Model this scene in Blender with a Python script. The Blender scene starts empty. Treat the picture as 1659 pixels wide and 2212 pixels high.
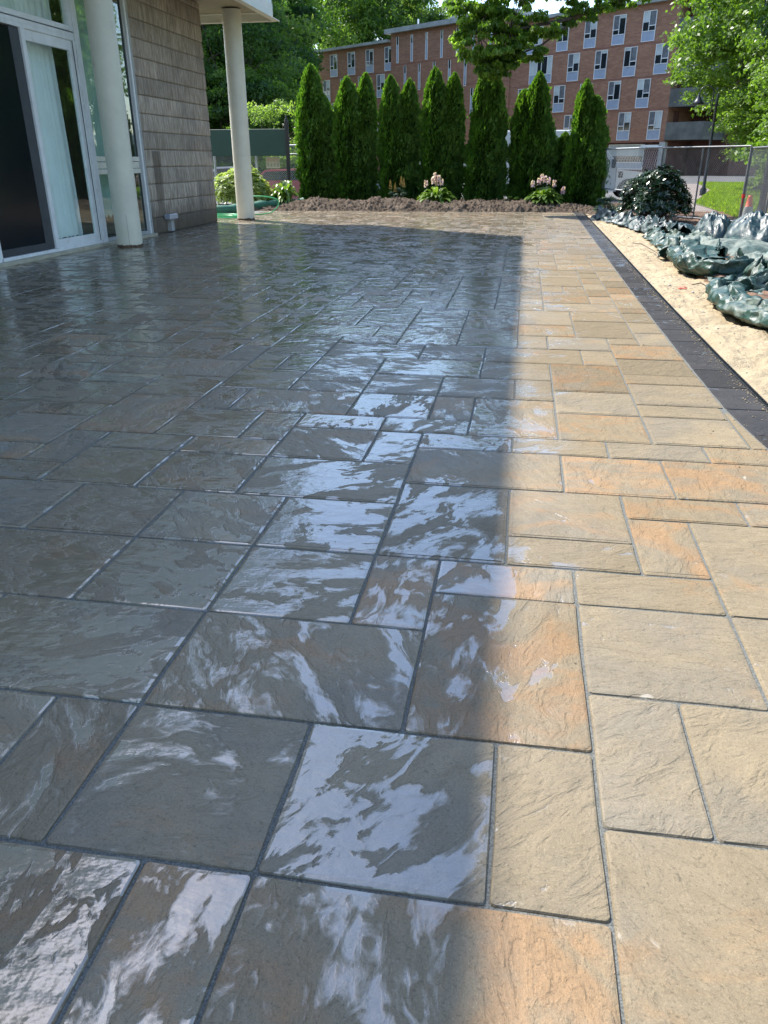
import bpy, math, random
import numpy as np
from mathutils import Vector, Matrix

random.seed(7)
rng = np.random.default_rng(7)
S = bpy.context.scene
COL = S.collection
R = math.radians

# ------------------------------------------------------------------ camera
EYE = Vector((0.0, 0.0, 1.4206))
PITCH, ROLL, YAW, FPX = 0.4270780, -0.0039089, -0.1684808, 1670.41
cy, sy = math.cos(YAW), math.sin(YAW)
fwd = Vector((sy * math.cos(PITCH), cy * math.cos(PITCH), -math.sin(PITCH)))
rt = Vector((cy, -sy, 0)); up = rt.cross(fwd)
cr, sr = math.cos(ROLL), math.sin(ROLL)
rt2 = cr * rt + sr * up; up2 = -sr * rt + cr * up
cam = bpy.data.cameras.new('camera'); camo = bpy.data.objects.new('camera', cam); COL.objects.link(camo)
cam.sensor_fit = 'HORIZONTAL'; cam.sensor_width = 36.0; cam.lens = 36.0 * FPX / 1659.0
cam.clip_start = 0.05; cam.clip_end = 2000
m = Matrix.Identity(4)
for i in range(3):
    m[i][0] = rt2[i]; m[i][1] = up2[i]; m[i][2] = -fwd[i]; m[i][3] = EYE[i]
camo.matrix_world = m
S.camera = camo

# ------------------------------------------------------------------ light
SUN = Vector((-0.799 * math.cos(R(50)), 0.602 * math.cos(R(50)), math.sin(R(50))))
world = bpy.data.worlds.new('World'); S.world = world; world.use_nodes = True
wn = world.node_tree; wn.nodes.clear()
wo = wn.nodes.new('ShaderNodeOutputWorld'); wb = wn.nodes.new('ShaderNodeBackground')
sk = wn.nodes.new('ShaderNodeTexSky'); sk.sky_type = 'NISHITA'; sk.sun_disc = False
sk.sun_elevation = R(50); sk.sun_rotation = math.atan2(SUN.x, SUN.y)
sk.air_density = 1.0; sk.dust_density = 0.7; sk.ozone_density = 1.9; sk.altitude = 60
wb.inputs['Strength'].default_value = 0.15
wn.links.new(sk.outputs[0], wb.inputs[0]); wn.links.new(wb.outputs[0], wo.inputs[0])
sl = bpy.data.lights.new('sun', 'SUN'); sl.energy = 3.6; sl.angle = R(0.55); sl.color = (1.0, 0.945, 0.86)
so = bpy.data.objects.new('sun', sl); COL.objects.link(so)
so.rotation_euler = SUN.to_track_quat('Z', 'Y').to_euler()
so.location = (-20, 20, 30)
S.view_settings.view_transform = 'Standard'; S.view_settings.look = 'None'
S.view_settings.exposure = 1.5; S.view_settings.gamma = 1.0
S.view_settings.use_curve_mapping = False
S.render.engine = 'CYCLES'

# ------------------------------------------------------------------ node helpers
class NT:
    def __init__(s, name):
        s.m = bpy.data.materials.new(name); s.m.use_nodes = True
        s.t = s.m.node_tree; s.t.nodes.clear()
        s.out = s.t.nodes.new('ShaderNodeOutputMaterial')
    def n(s, typ, **kw):
        nd = s.t.nodes.new('ShaderNode' + typ)
        ins = kw.pop('ins', {})
        for k, v in kw.items(): setattr(nd, k, v)
        for k, v in ins.items():
            s.put(nd.inputs[k], v)
        return nd
    def put(s, sock, v):
        if isinstance(v, bpy.types.NodeSocket): s.t.links.new(v, sock)
        elif isinstance(v, (tuple, list)) and len(v) == 3 and sock.type == 'RGBA': sock.default_value = (*v, 1)
        else: sock.default_value = v
    def math(s, op, a, b=0.0, c=0.0, clamp=False):
        nd = s.n('Math', operation=op, use_clamp=clamp); s.put(nd.inputs[0], a); s.put(nd.inputs[1], b)
        if op in ('MULTIPLY_ADD', 'SMOOTH_MIN', 'SMOOTH_MAX'): s.put(nd.inputs[2], c)
        return nd.outputs[0]
    def vmath(s, op, a, b=(0, 0, 0)):
        nd = s.n('VectorMath', operation=op); s.put(nd.inputs[0], a); s.put(nd.inputs[1], b)
        return nd.outputs[0]
    def noise(s, vec, scale=1.0, detail=4.0, rough=0.55, dist=0.0, color=False):
        nd = s.n('TexNoise', ins={'Vector': vec, 'Scale': scale, 'Detail': detail, 'Roughness': rough, 'Distortion': dist})
        return nd.outputs[1 if color else 0]
    def step(s, x, a, b, lo=0.0, hi=1.0):
        nd = s.n('MapRange', interpolation_type='SMOOTHSTEP')
        s.put(nd.inputs[0], x); nd.inputs[1].default_value = a if not isinstance(a, bpy.types.NodeSocket) else 0
        if isinstance(a, bpy.types.NodeSocket): s.put(nd.inputs[1], a)
        s.put(nd.inputs[2], b); nd.inputs[3].default_value = lo; nd.inputs[4].default_value = hi
        return nd.outputs[0]
    def mix(s, f, a, b, mode='MIX'):
        nd = s.n('Mix', data_type='RGBA', blend_type=mode)
        s.put(nd.inputs[0], f); s.put(nd.inputs[6], a if isinstance(a, bpy.types.NodeSocket) else (*a, 1))
        s.put(nd.inputs[7], b if isinstance(b, bpy.types.NodeSocket) else (*b, 1))
        return nd.outputs[2]
    def pos(s): return s.n('NewGeometry').outputs['Position']
    def obj(s): return s.n('TexCoord').outputs['Object']
    def attr(s, name, o='Fac'):
        return s.n('Attribute', attribute_name=name).outputs[o]
    def bump(s, h, dist=0.01, strength=1.0, normal=None):
        nd = s.n('Bump', ins={'Height': h, 'Distance': dist, 'Strength': strength})
        if normal is not None: s.put(nd.inputs['Normal'], normal)
        return nd.outputs[0]
    def princ(s, color=(.5, .5, .5), rough=.5, normal=None, **kw):
        nd = s.n('BsdfPrincipled'); s.put(nd.inputs['Base Color'], color); s.put(nd.inputs['Roughness'], rough)
        if normal is not None: s.put(nd.inputs['Normal'], normal)
        for k, v in kw.items(): s.put(nd.inputs[k], v)
        return nd.outputs[0]
    def done(s, sh):
        s.t.links.new(sh, s.out.inputs[0]); return s.m

def simple(name, color, rough=.5, var=.15, scale=8.0, bump=0.0, bscale=60.0, metallic=0.0, spec=0.5, dirt=None):
    t = NT(name); p = t.pos()
    n1 = t.noise(p, scale, 5, .6)
    lo = tuple(c * (1 - var) for c in color); hi = tuple(min(1, c * (1 + var)) for c in color)
    c = t.mix(t.step(n1, .3, .7), lo, hi)
    if dirt:
        c = t.mix(t.step(t.noise(p, scale * .6, 8, .7, .6), .55, .72, 0, dirt[1]), c, dirt[0])
    nm = None
    if bump: nm = t.bump(t.noise(p, bscale, 4, .6), bump)
    return t.done(t.princ(c, rough, nm, Metallic=metallic, **{'Specular IOR Level': spec}))

# ------------------------------------------------------------------ mesh helpers
def np_mesh(name, V, F, mats=None, attrs=None, smooth=False):
    """V (n,3); F (m,k) one face size, or a list of lists"""
    me = bpy.data.meshes.new(name)
    V = np.asarray(V, dtype=np.float32)
    if isinstance(F, np.ndarray):
        k = F.shape[1]; nf = len(F)
        me.vertices.add(len(V)); me.vertices.foreach_set('co', V.ravel())
        me.loops.add(nf * k); me.loops.foreach_set('vertex_index', F.astype(np.int32).ravel())
        me.polygons.add(nf); me.polygons.foreach_set('loop_start', np.arange(0, nf * k, k, dtype=np.int32))
        me.polygons.foreach_set('loop_total', np.full(nf, k, dtype=np.int32))
        me.update(calc_edges=True)
    else:
        me.from_pydata([tuple(v) for v in V], [], F); nf = len(F)
    if attrs:
        for an, (typ, data) in attrs.items():
            a = me.attributes.new(an, typ, 'FACE')
            a.data.foreach_set('vector' if typ == 'FLOAT_VECTOR' else 'value', np.asarray(data, dtype=np.float32).ravel())
    if smooth: me.polygons.foreach_set('use_smooth', np.ones(nf, dtype=bool))
    for mt in (mats or []): me.materials.append(mt)
    me.validate(); me.update()
    return me

class MB:
    """collects simple solids and links them as one mesh object"""
    def __init__(s): s.v = []; s.f = []; s.sm = []
    def add(s, vs, fs, smooth=False):
        o = len(s.v); s.v += [tuple(v) for v in vs]; s.f += [[i + o for i in f] for f in fs]; s.sm += [smooth] * len(fs)
        return s
    def box(s, a, b, bev=0.0):
        x0, y0, z0 = (min(a[i], b[i]) for i in range(3)); x1, y1, z1 = (max(a[i], b[i]) for i in range(3))
        if bev <= 0:
            return s.add([(x0,y0,z0),(x1,y0,z0),(x1,y1,z0),(x0,y1,z0),(x0,y0,z1),(x1,y0,z1),(x1,y1,z1),(x0,y1,z1)],
                  [(0,3,2,1),(4,5,6,7),(0,1,5,4),(1,2,6,5),(2,3,7,6),(3,0,4,7)])
        d = bev; vs = []; c = [(x0,x0+d,x1-d,x1),(y0,y0+d,y1-d,y1),(z0,z0+d,z1-d,z1)]
        idx = {}
        def V(i,j,k):
            key = (i,j,k)
            if key not in idx: idx[key] = len(vs); vs.append((c[0][i],c[1][j],c[2][k]))
            return idx[key]
        F = []
        for (i,k) in ((0,1),):
            pass
        F += [[V(1,1,0),V(1,2,0),V(2,2,0),V(2,1,0)],[V(1,1,3),V(2,1,3),V(2,2,3),V(1,2,3)]]
        F += [[V(1,0,1),V(2,0,1),V(2,0,2),V(1,0,2)],[V(1,3,1),V(1,3,2),V(2,3,2),V(2,3,1)]]
        F += [[V(0,1,1),V(0,1,2),V(0,2,2),V(0,2,1)],[V(3,1,1),V(3,2,1),V(3,2,2),V(3,1,2)]]
        for zi, zo in ((1,0),(2,3)):
            F += [[V(1,0,zi),V(2,0,zi),V(2,1,zo),V(1,1,zo)],[V(1,3,zi),V(2,3,zi),V(2,2,zo),V(1,2,zo)],
                  [V(0,1,zi),V(0,2,zi),V(1,2,zo),V(1,1,zo)],[V(3,1,zi),V(3,2,zi),V(2,2,zo),V(2,1,zo)]]
        for (xi,xo) in ((1,0),(2,3)):
            for (yi,yo) in ((1,0),(2,3)):
                F.append([V(xi,yo,1),V(xo,yi,1),V(xo,yi,2),V(xi,yo,2)])
                for zi, zo in ((1,0),(2,3)): F.append([V(xi,yo,zi),V(xo,yi,zi),V(xi,yi,zo)])
        return s.add(vs, F)
    def tube(s, pts, r, n=8, caps=True, smooth=True):
        pts = [Vector(p) for p in pts]; rs = r if isinstance(r, (list, tuple)) else [r] * len(pts)
        vs = []; fs = []; prev = None
        for i, p in enumerate(pts):
            t = (pts[min(i+1, len(pts)-1)] - pts[max(i-1, 0)]).normalized()
            if prev is None: a = t.orthogonal().normalized()
            else: a = (prev - t * prev.dot(t)).normalized()
            prev = a; b = t.cross(a)
            for k in range(n):
                w = 2 * math.pi * k / n; vs.append(p + (a * math.cos(w) + b * math.sin(w)) * rs[i])
        for i in range(len(pts) - 1):
            for k in range(n):
                fs.append((i*n+k, i*n+(k+1) % n, (i+1)*n+(k+1) % n, (i+1)*n+k))
        s.add(vs, fs, smooth)
        if caps:
            s.add([vs[k] for k in range(n)], [list(range(n))[::-1]]); s.add([vs[(len(pts)-1)*n+k] for k in range(n)], [list(range(n))])
        return s
    def lathe(s, prof, c=(0,0,0), n=24, smooth=True):
        vs = []; fs = []
        for r, z in prof:
            for k in range(n):
                w = 2*math.pi*k/n; vs.append((c[0]+r*math.cos(w), c[1]+r*math.sin(w), c[2]+z))
        for i in range(len(prof)-1):
            for k in range(n): fs.append((i*n+k, i*n+(k+1) % n, (i+1)*n+(k+1) % n, (i+1)*n+k))
        s.add(vs, fs, smooth)
        if prof[-1][0] > 0: s.add(vs[-n:], [list(range(n))])
        return s
    def prism(s, poly, axis, a, b):
        """poly: 2d outline, extruded along axis from a to b"""
        n = len(poly); vs = []
        for t in (a, b):
            for p, q in poly: vs.append((t,p,q) if axis == 0 else (p,t,q) if axis == 1 else (p,q,t))
        fs = [list(range(n))[::-1], list(range(n, 2*n))] + [(i, (i+1) % n, n+(i+1) % n, n+i) for i in range(n)]
        return s.add(vs, fs)
    def build(s, name, mat, parent=None, loc=None):
        me = bpy.data.meshes.new(name); me.from_pydata(s.v, [], s.f)
        me.polygons.foreach_set('use_smooth', s.sm); me.materials.append(mat); me.update()
        return link(name, me, parent, loc)

def link(name, me, parent=None, loc=None):
    o = bpy.data.objects.new(name, me); COL.objects.link(o)
    if parent is not None: o.parent = parent
    if loc is not None: o.location = loc
    return o
def empty(name, loc=(0,0,0), rz=0.0):
    o = bpy.data.objects.new(name, None); COL.objects.link(o); o.location = loc; o.rotation_euler = (0,0,rz)
    o.empty_display_size = .2
    return o
def tag(o, label=None, cat=None, group=None, kind=None):
    if label: o['label'] = label
    if cat: o['category'] = cat
    if group: o['group'] = group
    if kind: o['kind'] = kind
    return o
def copy_tree(o, parent=None):
    c = o.copy(); COL.objects.link(c); c.parent = parent
    for ch in o.children: copy_tree(ch, c)
    return c

# smooth value noise for geometry
def vnoise(x, y, seed=0):
    x = np.asarray(x, float); y = np.asarray(y, float)
    xi = np.floor(x).astype(np.int64); yi = np.floor(y).astype(np.int64); xf = x - xi; yf = y - yi
    def h(a, b):
        n = (a * 374761393 + b * 668265263 + seed * 1442695041) & 0xffffffff
        n = ((n ^ (n >> 13)) * 1274126177) & 0xffffffff
        return ((n ^ (n >> 16)) & 0xffff) / 65535.0
    u = xf*xf*(3-2*xf); v = yf*yf*(3-2*yf)
    return (h(xi,yi)*(1-u)+h(xi+1,yi)*u)*(1-v)+(h(xi,yi+1)*(1-u)+h(xi+1,yi+1)*u)*v
def fbm(x, y, seed=0, oct=4, rough=.5):
    s = 0; a = 1; t = 0
    for i in range(oct):
        s = s + a * vnoise(np.asarray(x)*2**i, np.asarray(y)*2**i, seed+i*17); t += a; a *= rough
    return s / t

def grid_mesh(name, x0, x1, y0, y1, nx, ny, zf, mat, smooth=True, parent=None, xyf=None):
    X, Y = np.meshgrid(np.linspace(x0, x1, nx), np.linspace(y0, y1, ny))
    if xyf: X, Y = xyf(X, Y)
    Z = zf(X, Y)
    V = np.stack([X, Y, Z], -1).reshape(-1, 3)
    i = np.arange(nx-1)[None, :] + (np.arange(ny-1)*nx)[:, None]; i = i.ravel()
    F = np.stack([i, i+1, i+1+nx, i+nx], -1)
    return link(name, np_mesh(name, V, F, [mat], smooth=smooth), parent)

# ------------------------------------------------------------------ materials
def mat_paver(name, tan, dark=False):
    t = NT(name); P = t.pos(); seed = t.attr('seed', 'Vector'); sx = t.n('SeparateXYZ', ins={0: seed})
    flip = t.math('MULTIPLY', t.math('SUBTRACT', sx.outputs[0], .5), 2.8)
    rot = t.n('VectorRotate', rotation_type='Z_AXIS', ins={'Vector': P, 'Angle': t.math('ADD', flip, .35)}).outputs[0]
    off = t.vmath('SCALE', seed); off.node.inputs[3].default_value = 37.0
    q = t.vmath('ADD', t.vmath('MULTIPLY', rot, (1.0, 1.9, 1.0)), off)
    warp = t.vmath('SCALE', t.noise(q, 2.2, 3, .5, color=True)); warp.node.inputs[3].default_value = .28
    q2 = t.vmath('ADD', q, warp)
    h0 = t.math('ADD', t.math('MULTIPLY', t.noise(q2, 3.7, 7, .57, .7), .72), t.math('MULTIPLY', t.noise(q2, 13.0, 4, .55, .9), .28))
    # riven ledges: terraced noise
    k = t.math('MULTIPLY', h0, 9.0); fl = t.math('FLOOR', k); fr = t.math('SUBTRACT', k, fl)
    ter = t.math('DIVIDE', t.math('ADD', fl, t.step(fr, .45, 1.0)), 9.0)
    h = t.math('ADD', t.math('MULTIPLY', ter, .42), t.math('MULTIPLY', h0, .58))
    # height of the water film over each slab, thinner towards its edges
    w = t.math('ADD', t.math('MULTIPLY', sx.outputs[2], .09), .440)
    w = t.math('ADD', w, t.math('MULTIPLY', t.math('SUBTRACT', t.noise(P, 1.6, 3, .5), .5), .16))
    # the outer strip has drained and is drier than the rest
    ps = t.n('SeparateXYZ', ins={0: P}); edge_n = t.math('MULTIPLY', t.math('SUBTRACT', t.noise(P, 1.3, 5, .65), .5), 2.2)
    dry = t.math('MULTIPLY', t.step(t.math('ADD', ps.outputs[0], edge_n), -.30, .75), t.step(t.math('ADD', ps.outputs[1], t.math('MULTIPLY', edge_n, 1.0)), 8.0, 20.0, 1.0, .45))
    w = t.math('ADD', w, t.step(ps.outputs[1], 4.0, 11.0, -.008, .035))
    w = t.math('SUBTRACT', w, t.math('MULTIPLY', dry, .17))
    film = t.math('SUBTRACT', 1.0, t.step(t.math('SUBTRACT', h, w), -.022, .040))
    pits = t.noise(q2, 190, 3, .7)
    fine = t.noise(q, 60, 6, .74)
    hh = t.math('SMOOTH_MAX', h, t.math('ADD', w, t.math('MULTIPLY', t.noise(P, 9.0, 2, .5), .02)), .012)
    grain = t.math('MULTIPLY', t.math('ADD', t.math('MULTIPLY', fine, .055), t.math('MULTIPLY', pits, .022)),
                   t.math('SUBTRACT', 1.0, t.math('MULTIPLY', film, .93)))
    height = t.math('ADD', hh, grain)
    height = t.math('ADD', height, t.math('MULTIPLY', t.noise(t.vmath('MULTIPLY', P, (1, 1.5, 1)), 13.0, 3, .55), .11))
    nm = t.bump(height, .026)
    # colour: tan, blue grey and rust clouds
    c1 = t.noise(t.vmath('ADD', P, off), 1.7, 5, .6, .6)
    c2 = t.noise(t.vmath('ADD', t.vmath('MULTIPLY', P, (1, 1.4, 1)), off), 3.1, 6, .62, .8)
    a, b, c = tan
    gt = t.step(t.math('ADD', c1, t.math('MULTIPLY', t.math('SUBTRACT', sx.outputs[1], .5), .42)), .52, .78)
    ot = t.step(t.math('ADD', c2, t.math('MULTIPLY', t.math('SUBTRACT', sx.outputs[0], .5), .24)), .52, .74)
    col = t.mix(gt, a, b)
    col = t.mix(t.math('MULTIPLY', ot, .8), col, c)
    col = t.mix(t.step(t.noise(q2, 11, 7, .7), .35, .75, 0, .32), col, tuple(x*.55 for x in a))
    col = t.mix(t.step(pits, .54, .70, 0, .45), col, tuple(min(1, x*1.6) for x in a))
    col = t.mix(t.step(t.noise(t.vmath('ADD', P, off), 110, 5, .75), .54, .66, 0, .55), col, tuple(x*.35 for x in b))
    col = t.mix(t.step(t.noise(t.vmath('ADD', P, off), 260, 3, .8), .35, .65, .35, 0), col, tuple(x*.45 for x in a))
    # pale mineral bloom on a few high spots
    bloom = t.math('MULTIPLY', t.step(t.noise(q2, 7.5, 5, .65), .66, .74), t.step(c1, .5, .62))
    col = t.mix(t.math('MULTIPLY', bloom, .35 if not dark else .15), col, (.62, .58, .5))
    val = t.math('ADD', t.math('MULTIPLY', sx.outputs[1], .40), .80)
    hv = t.n('HueSaturation', ins={'Color': col, 'Value': val}).outputs[0]
    rough = t.math('ADD', t.math('MULTIPLY', film, -.36), t.math('ADD', .42, t.math('MULTIPLY', fine, .12)))
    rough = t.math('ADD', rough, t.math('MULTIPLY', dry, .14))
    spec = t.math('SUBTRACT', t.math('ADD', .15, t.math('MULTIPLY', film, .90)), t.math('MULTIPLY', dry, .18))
    return t.done(t.princ(hv, rough, nm, IOR=1.75, **{'Specular IOR Level': spec}))
M = {}
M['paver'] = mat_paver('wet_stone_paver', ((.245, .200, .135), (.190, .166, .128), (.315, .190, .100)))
M['border'] = mat_paver('wet_charcoal_paver', ((.062, .062, .064), (.05, .051, .055), (.075, .072, .07)), True)
M['joint'] = simple('joint_sand', (.125, .13, .12), .85, .5, 240, .003, 320)
def mat_sand():
    t = NT('beige_sand'); P = t.pos()
    n1 = t.noise(P, 1.3, 5, .6); n2 = t.noise(P, 14, 6, .7); n3 = t.noise(P, 160, 3, .7)
    c = t.mix(t.step(n1, .3, .7), (.36, .285, .18), (.45, .365, .245))
    c = t.mix(t.step(n2, .5, .75, 0, .55), c, (.28, .21, .13)); c = t.mix(t.step(n3, .35, .7, 0, .5), c, (.52, .43, .30))
    h = t.math('ADD', t.math('MULTIPLY', n2, 1.0), t.math('MULTIPLY', n3, .16))
    return t.done(t.princ(c, .95, t.bump(h, .035), **{'Specular IOR Level': .1}))
M['sand'] = mat_sand()
def mat_soil():
    t = NT('dug_soil'); P = t.pos()
    n1 = t.noise(P, 2.2, 5, .6); n2 = t.noise(P, 22, 7, .72); n3 = t.noise(P, 120, 3, .7)
    c = t.mix(t.step(n1, .3, .7), (.095, .070, .052), (.17, .132, .100))
    c = t.mix(t.step(n2, .5, .7, 0, .6), c, (.30, .24, .18)); c = t.mix(t.step(n3, .6, .72), c, (.36, .30, .23))
    return t.done(t.princ(c, .95, t.bump(t.math('ADD', n2, t.math('MULTIPLY', n3, .25)), .06), **{'Specular IOR Level': .1}))
M['soil'] = mat_soil()
M['reddirt'] = simple('red_dirt', (.17, .10, .062), .95, .4, 9, .03, 40, dirt=((.42, .30, .18), .7))
def mat_asphalt(name, c0, c1):
    t = NT(name); P = t.pos()
    c = t.mix(t.step(t.noise(P, .8, 6, .65), .3, .7), c0, c1); c = t.mix(t.step(t.noise(P, 90, 3, .7), .5, .7, 0, .4), c, tuple(x*1.5 for x in c1))
    return t.done(t.princ(c, .9, t.bump(t.noise(P, 80, 3, .7), .006)))
M['path'] = mat_asphalt('pinkish_asphalt', (.20, .165, .15), (.27, .225, .205))
M['road'] = mat_asphalt('road_asphalt', (.075, .075, .078), (.11, .11, .112))
M['lawnbase'] = simple('lawn_base', (.14, .19, .035), .95, .4, 2)
M['ground'] = simple('garden_ground', (.10, .095, .055), .95, .4, 1.5, .05, 14)
def mat_leaf(name, cols, trans=.35, rough=.45, spec=.4):
    t = NT(name); tone = t.attr('tone')
    cr = t.n('ValToRGB'); e = cr.color_ramp.elements
    e[0].position = 0; e[0].color = (*cols[0], 1); e[1].position = 1; e[1].color = (*cols[-1], 1)
    for i, c in enumerate(cols[1:-1]):
        x = e.new((i+1)/(len(cols)-1)); x.color = (*c, 1)
    t.put(cr.inputs[0], tone)
    col = cr.outputs[0]
    p = t.princ(col, rough, None, **{'Specular IOR Level': spec})
    tl = t.n('BsdfTranslucent', ins={'Color': t.mix(1.0, col, (1.0, 1.0, .45), 'MULTIPLY')})
    tl2 = t.mix(1.0, col, (1.55, 1.75, .7), 'MULTIPLY'); t.put(tl.inputs['Color'], tl2)
    mx = t.n('MixShader', ins={0: trans}); t.t.links.new(p, mx.inputs[1]); t.t.links.new(tl.outputs[0], mx.inputs[2])
    return t.done(mx.outputs[0])
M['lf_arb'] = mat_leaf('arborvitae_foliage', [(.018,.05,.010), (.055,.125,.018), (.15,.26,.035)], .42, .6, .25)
M['lf_oak'] = mat_leaf('oak_foliage', [(.06,.12,.022), (.13,.22,.035), (.24,.34,.065)], .6, .38, .5)
M['lf_mid'] = mat_leaf('forest_foliage', [(.03,.065,.018), (.085,.155,.032), (.19,.28,.06)], .6, .5, .4)
M['lf_light'] = mat_leaf('pale_forest_foliage', [(.07,.115,.035), (.13,.20,.05), (.22,.29,.08)], .6, .5, .4)
M['lf_dark'] = mat_leaf('dark_forest_foliage', [(.022,.06,.024), (.055,.115,.036), (.13,.21,.06)], .55, .5, .35)
M['lf_elm'] = mat_leaf('bright_green_foliage', [(.08,.14,.022), (.12,.20,.03), (.17,.26,.05)], .48, .42, .45)
M['lf_maple'] = mat_leaf('maple_foliage', [(.02,.055,.02), (.035,.085,.028), (.05,.12,.035)], .35, .42, .45)
M['lf_rhodo'] = mat_leaf('rhododendron_leaves', [(.012,.032,.012), (.022,.052,.018), (.05,.085,.03)], .12, .22, .7)
M['lf_varieg'] = mat_leaf('pale_shrub_leaves', [(.16,.22,.06), (.30,.36,.11), (.50,.52,.24)], .45, .4, .45)
M['lf_hosta'] = mat_leaf('hosta_leaves', [(.05,.10,.018), (.10,.18,.025), (.18,.27,.05)], .35, .35, .5)
M['lf_blue'] = mat_leaf('blue_green_leaves', [(.03,.065,.045), (.05,.09,.06), (.12,.16,.12)], .2, .5, .4)
M['petal'] = mat_leaf('pale_lilac_petals', [(.5,.30,.42), (.66,.48,.60), (.78,.68,.74)], .35, .6, .3)
M['plume'] = mat_leaf('dry_tan_plumes', [(.2,.14,.06), (.3,.2,.09), (.4,.3,.14)], .2, .8, .1)
M['grass'] = mat_leaf('sunlit_grass', [(.12,.19,.02), (.19,.28,.03), (.28,.35,.05)], .5, .5, .35)
M['bark'] = simple('bark', (.10, .078, .06), .9, .35, 6, .02, 30)
M['barkgrey'] = simple('grey_bark', (.24, .19, .15), .9, .35, 5, .03, 22)

# ------------------------------------------------------------------ ground sheets
MOD = .254; GX, GY = .0213, 1.1491
def gx(i): return GX + MOD*i
def gy(j): return GY + MOD*j
XI = 1.31
def border_x(y):
    return float(np.interp(y, [3.2, 4.0, 4.43, 5.0, 6.5, 8.7, 11.6, 16.2, 24.8], [1.50, 1.40, 1.36, 1.318, 1.308, 1.312, 1.335, 1.38, 1.44]))

def far_ground(X, Y):
    r = np.sqrt(X*X+Y*Y)
    return -.09 + .0*r
o = grid_mesh('ground', -400, 400, -400, 500, 60, 60, lambda X, Y: np.full_like(X, -.12), M['ground'], False)
tag(o, kind='structure')
# ------------------------------------------------------------------ patio
TILES = [(-7,-5,-3,0),(-5,-3,-3,0),(-3,-2,-3,0),(-2,1,-2,0),(1,3,-2,1),(3,5,-2,1),(-7,-5,0,2),(-5,-4,0,2),(-4,-2,0,2),(-2,0,0,2),(0,1,0,2),
(1,2,1,3),(2,4,1,3),(4,5,1,3),(-7,-4,2,4),(-4,-1,2,4),(-1,1,2,5),(1,3,3,5),(3,5,3,5),(-1,1,5,6),(1,3,5,6),(-2,-1,4,6),(-4,-2,4,6),(-6,-4,4,6),(-9,-6,4,6),
(-8,-6,6,8),(-6,-4,6,8),(-4,-2,6,8),(-11,-8,6,8),(-2,0,6,9),(0,2,6,7),(0,2,7,9),(2,3,6,8),(3,5,5,8),(2,4,8,9),(4,5,8,9),
(-2,1,9,11),(1,3,9,11),(3,5,9,11),(-2,0,11,12),(0,2,11,12),(2,4,11,12),(4,5,11,12),(-5,-2,8,10),(-7,-5,8,10),(-7,-5,10,11),(-9,-7,8,10),(-9,-7,10,11),
(-11,-9,8,9),(-10,-9,9,11),(-12,-10,9,10),(-12,-10,10,12),(-12,-10,12,13),(-5,-3,10,12),(-3,-2,10,12),(-5,-3,12,13),(-3,-1,12,13),
(-10,-8,11,14),(-8,-6,11,13),(-6,-5,11,13),(-8,-7,13,15),(-7,-4,13,15),(-4,-2,13,15),(-2,-1,13,15),(-1,1,12,15),(1,3,12,14),(1,3,14,16),
(3,5,12,14),(3,5,14,15),(3,5,15,17),(3,5,17,18),(3,5,18,20),(3,5,20,22),(3,4,22,23),(1,3,16,19),(0,1,15,17),(-2,0,15,17),(-4,-2,15,17),(-6,-4,15,16),(-6,-4,16,19),
(-8,-6,15,17),(-8,-7,17,19),(-7,-6,17,19),(-4,-1,17,19),(-1,1,17,19),(-10,-8,14,16),(-11,-10,13,15),(-12,-10,15,16),(-12,-11,16,18),(-11,-8,16,18),(-13,-11,13,15),(-15,-13,13,15),
(-14,-12,15,17),(-14,-12,17,18),(-14,-11,18,20),(-14,-12,20,22),(-12,-11,20,22),(-9,-8,18,20),(-11,-9,18,21),(-11,-9,21,22),(-9,-8,20,22),(-10,-8,22,24),
(-8,-6,19,22),(-8,-5,22,24),(-5,-4,22,24),(-6,-4,21,22),(-6,-3,19,21),(-3,-1,19,21),(-1,2,19,21),(2,3,19,21),(0,1,21,23),(1,3,21,23),(0,2,23,25),(0,2,25,28),
(2,4,23,26),(2,4,26,28),(-2,0,21,24),(-2,0,24,26),(-2,0,26,28),(-4,-2,21,24),(-4,-2,24,26),(-4,-2,26,28),(-6,-4,24,26),(-6,-4,26,28),(-9,-6,24,26),(-8,-6,26,28)]
I0, I1, J0, J1 = -35, 5, -4, 93
occ = np.zeros((I1-I0, J1-J0), bool)
tiles = []
for t_ in TILES:
    a, b, c, d = t_
    sub = occ[a-I0:b-I0, c-J0:d-J0]
    if sub.any(): print('overlap', t_)
    sub[:] = True; tiles.append(t_)
occ[:-30-I0, :74-J0] = True          # under the building
occ[:-31-I0, 84-J0:] = True
rr = random.Random(11)
SH = [(3,2)]*2 + [(2,3)]*3 + [(2,2)]*4 + [(2,1)]*5 + [(1,2)]*4 + [(3,1)]*1
for j in range(J1-J0):
    for i in range(I1-I0):
        if occ[i, j]: continue
        for _ in range(9):
            w, h = rr.choice(SH)
            if i+w <= I1-I0 and j+h <= J1-J0 and not occ[i:i+w, j:j+h].any(): break
        else: w = h = 1
        occ[i:i+w, j:j+h] = True; tiles.append((i+I0, i+w+I0, j+J0, j+h+J0))

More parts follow.
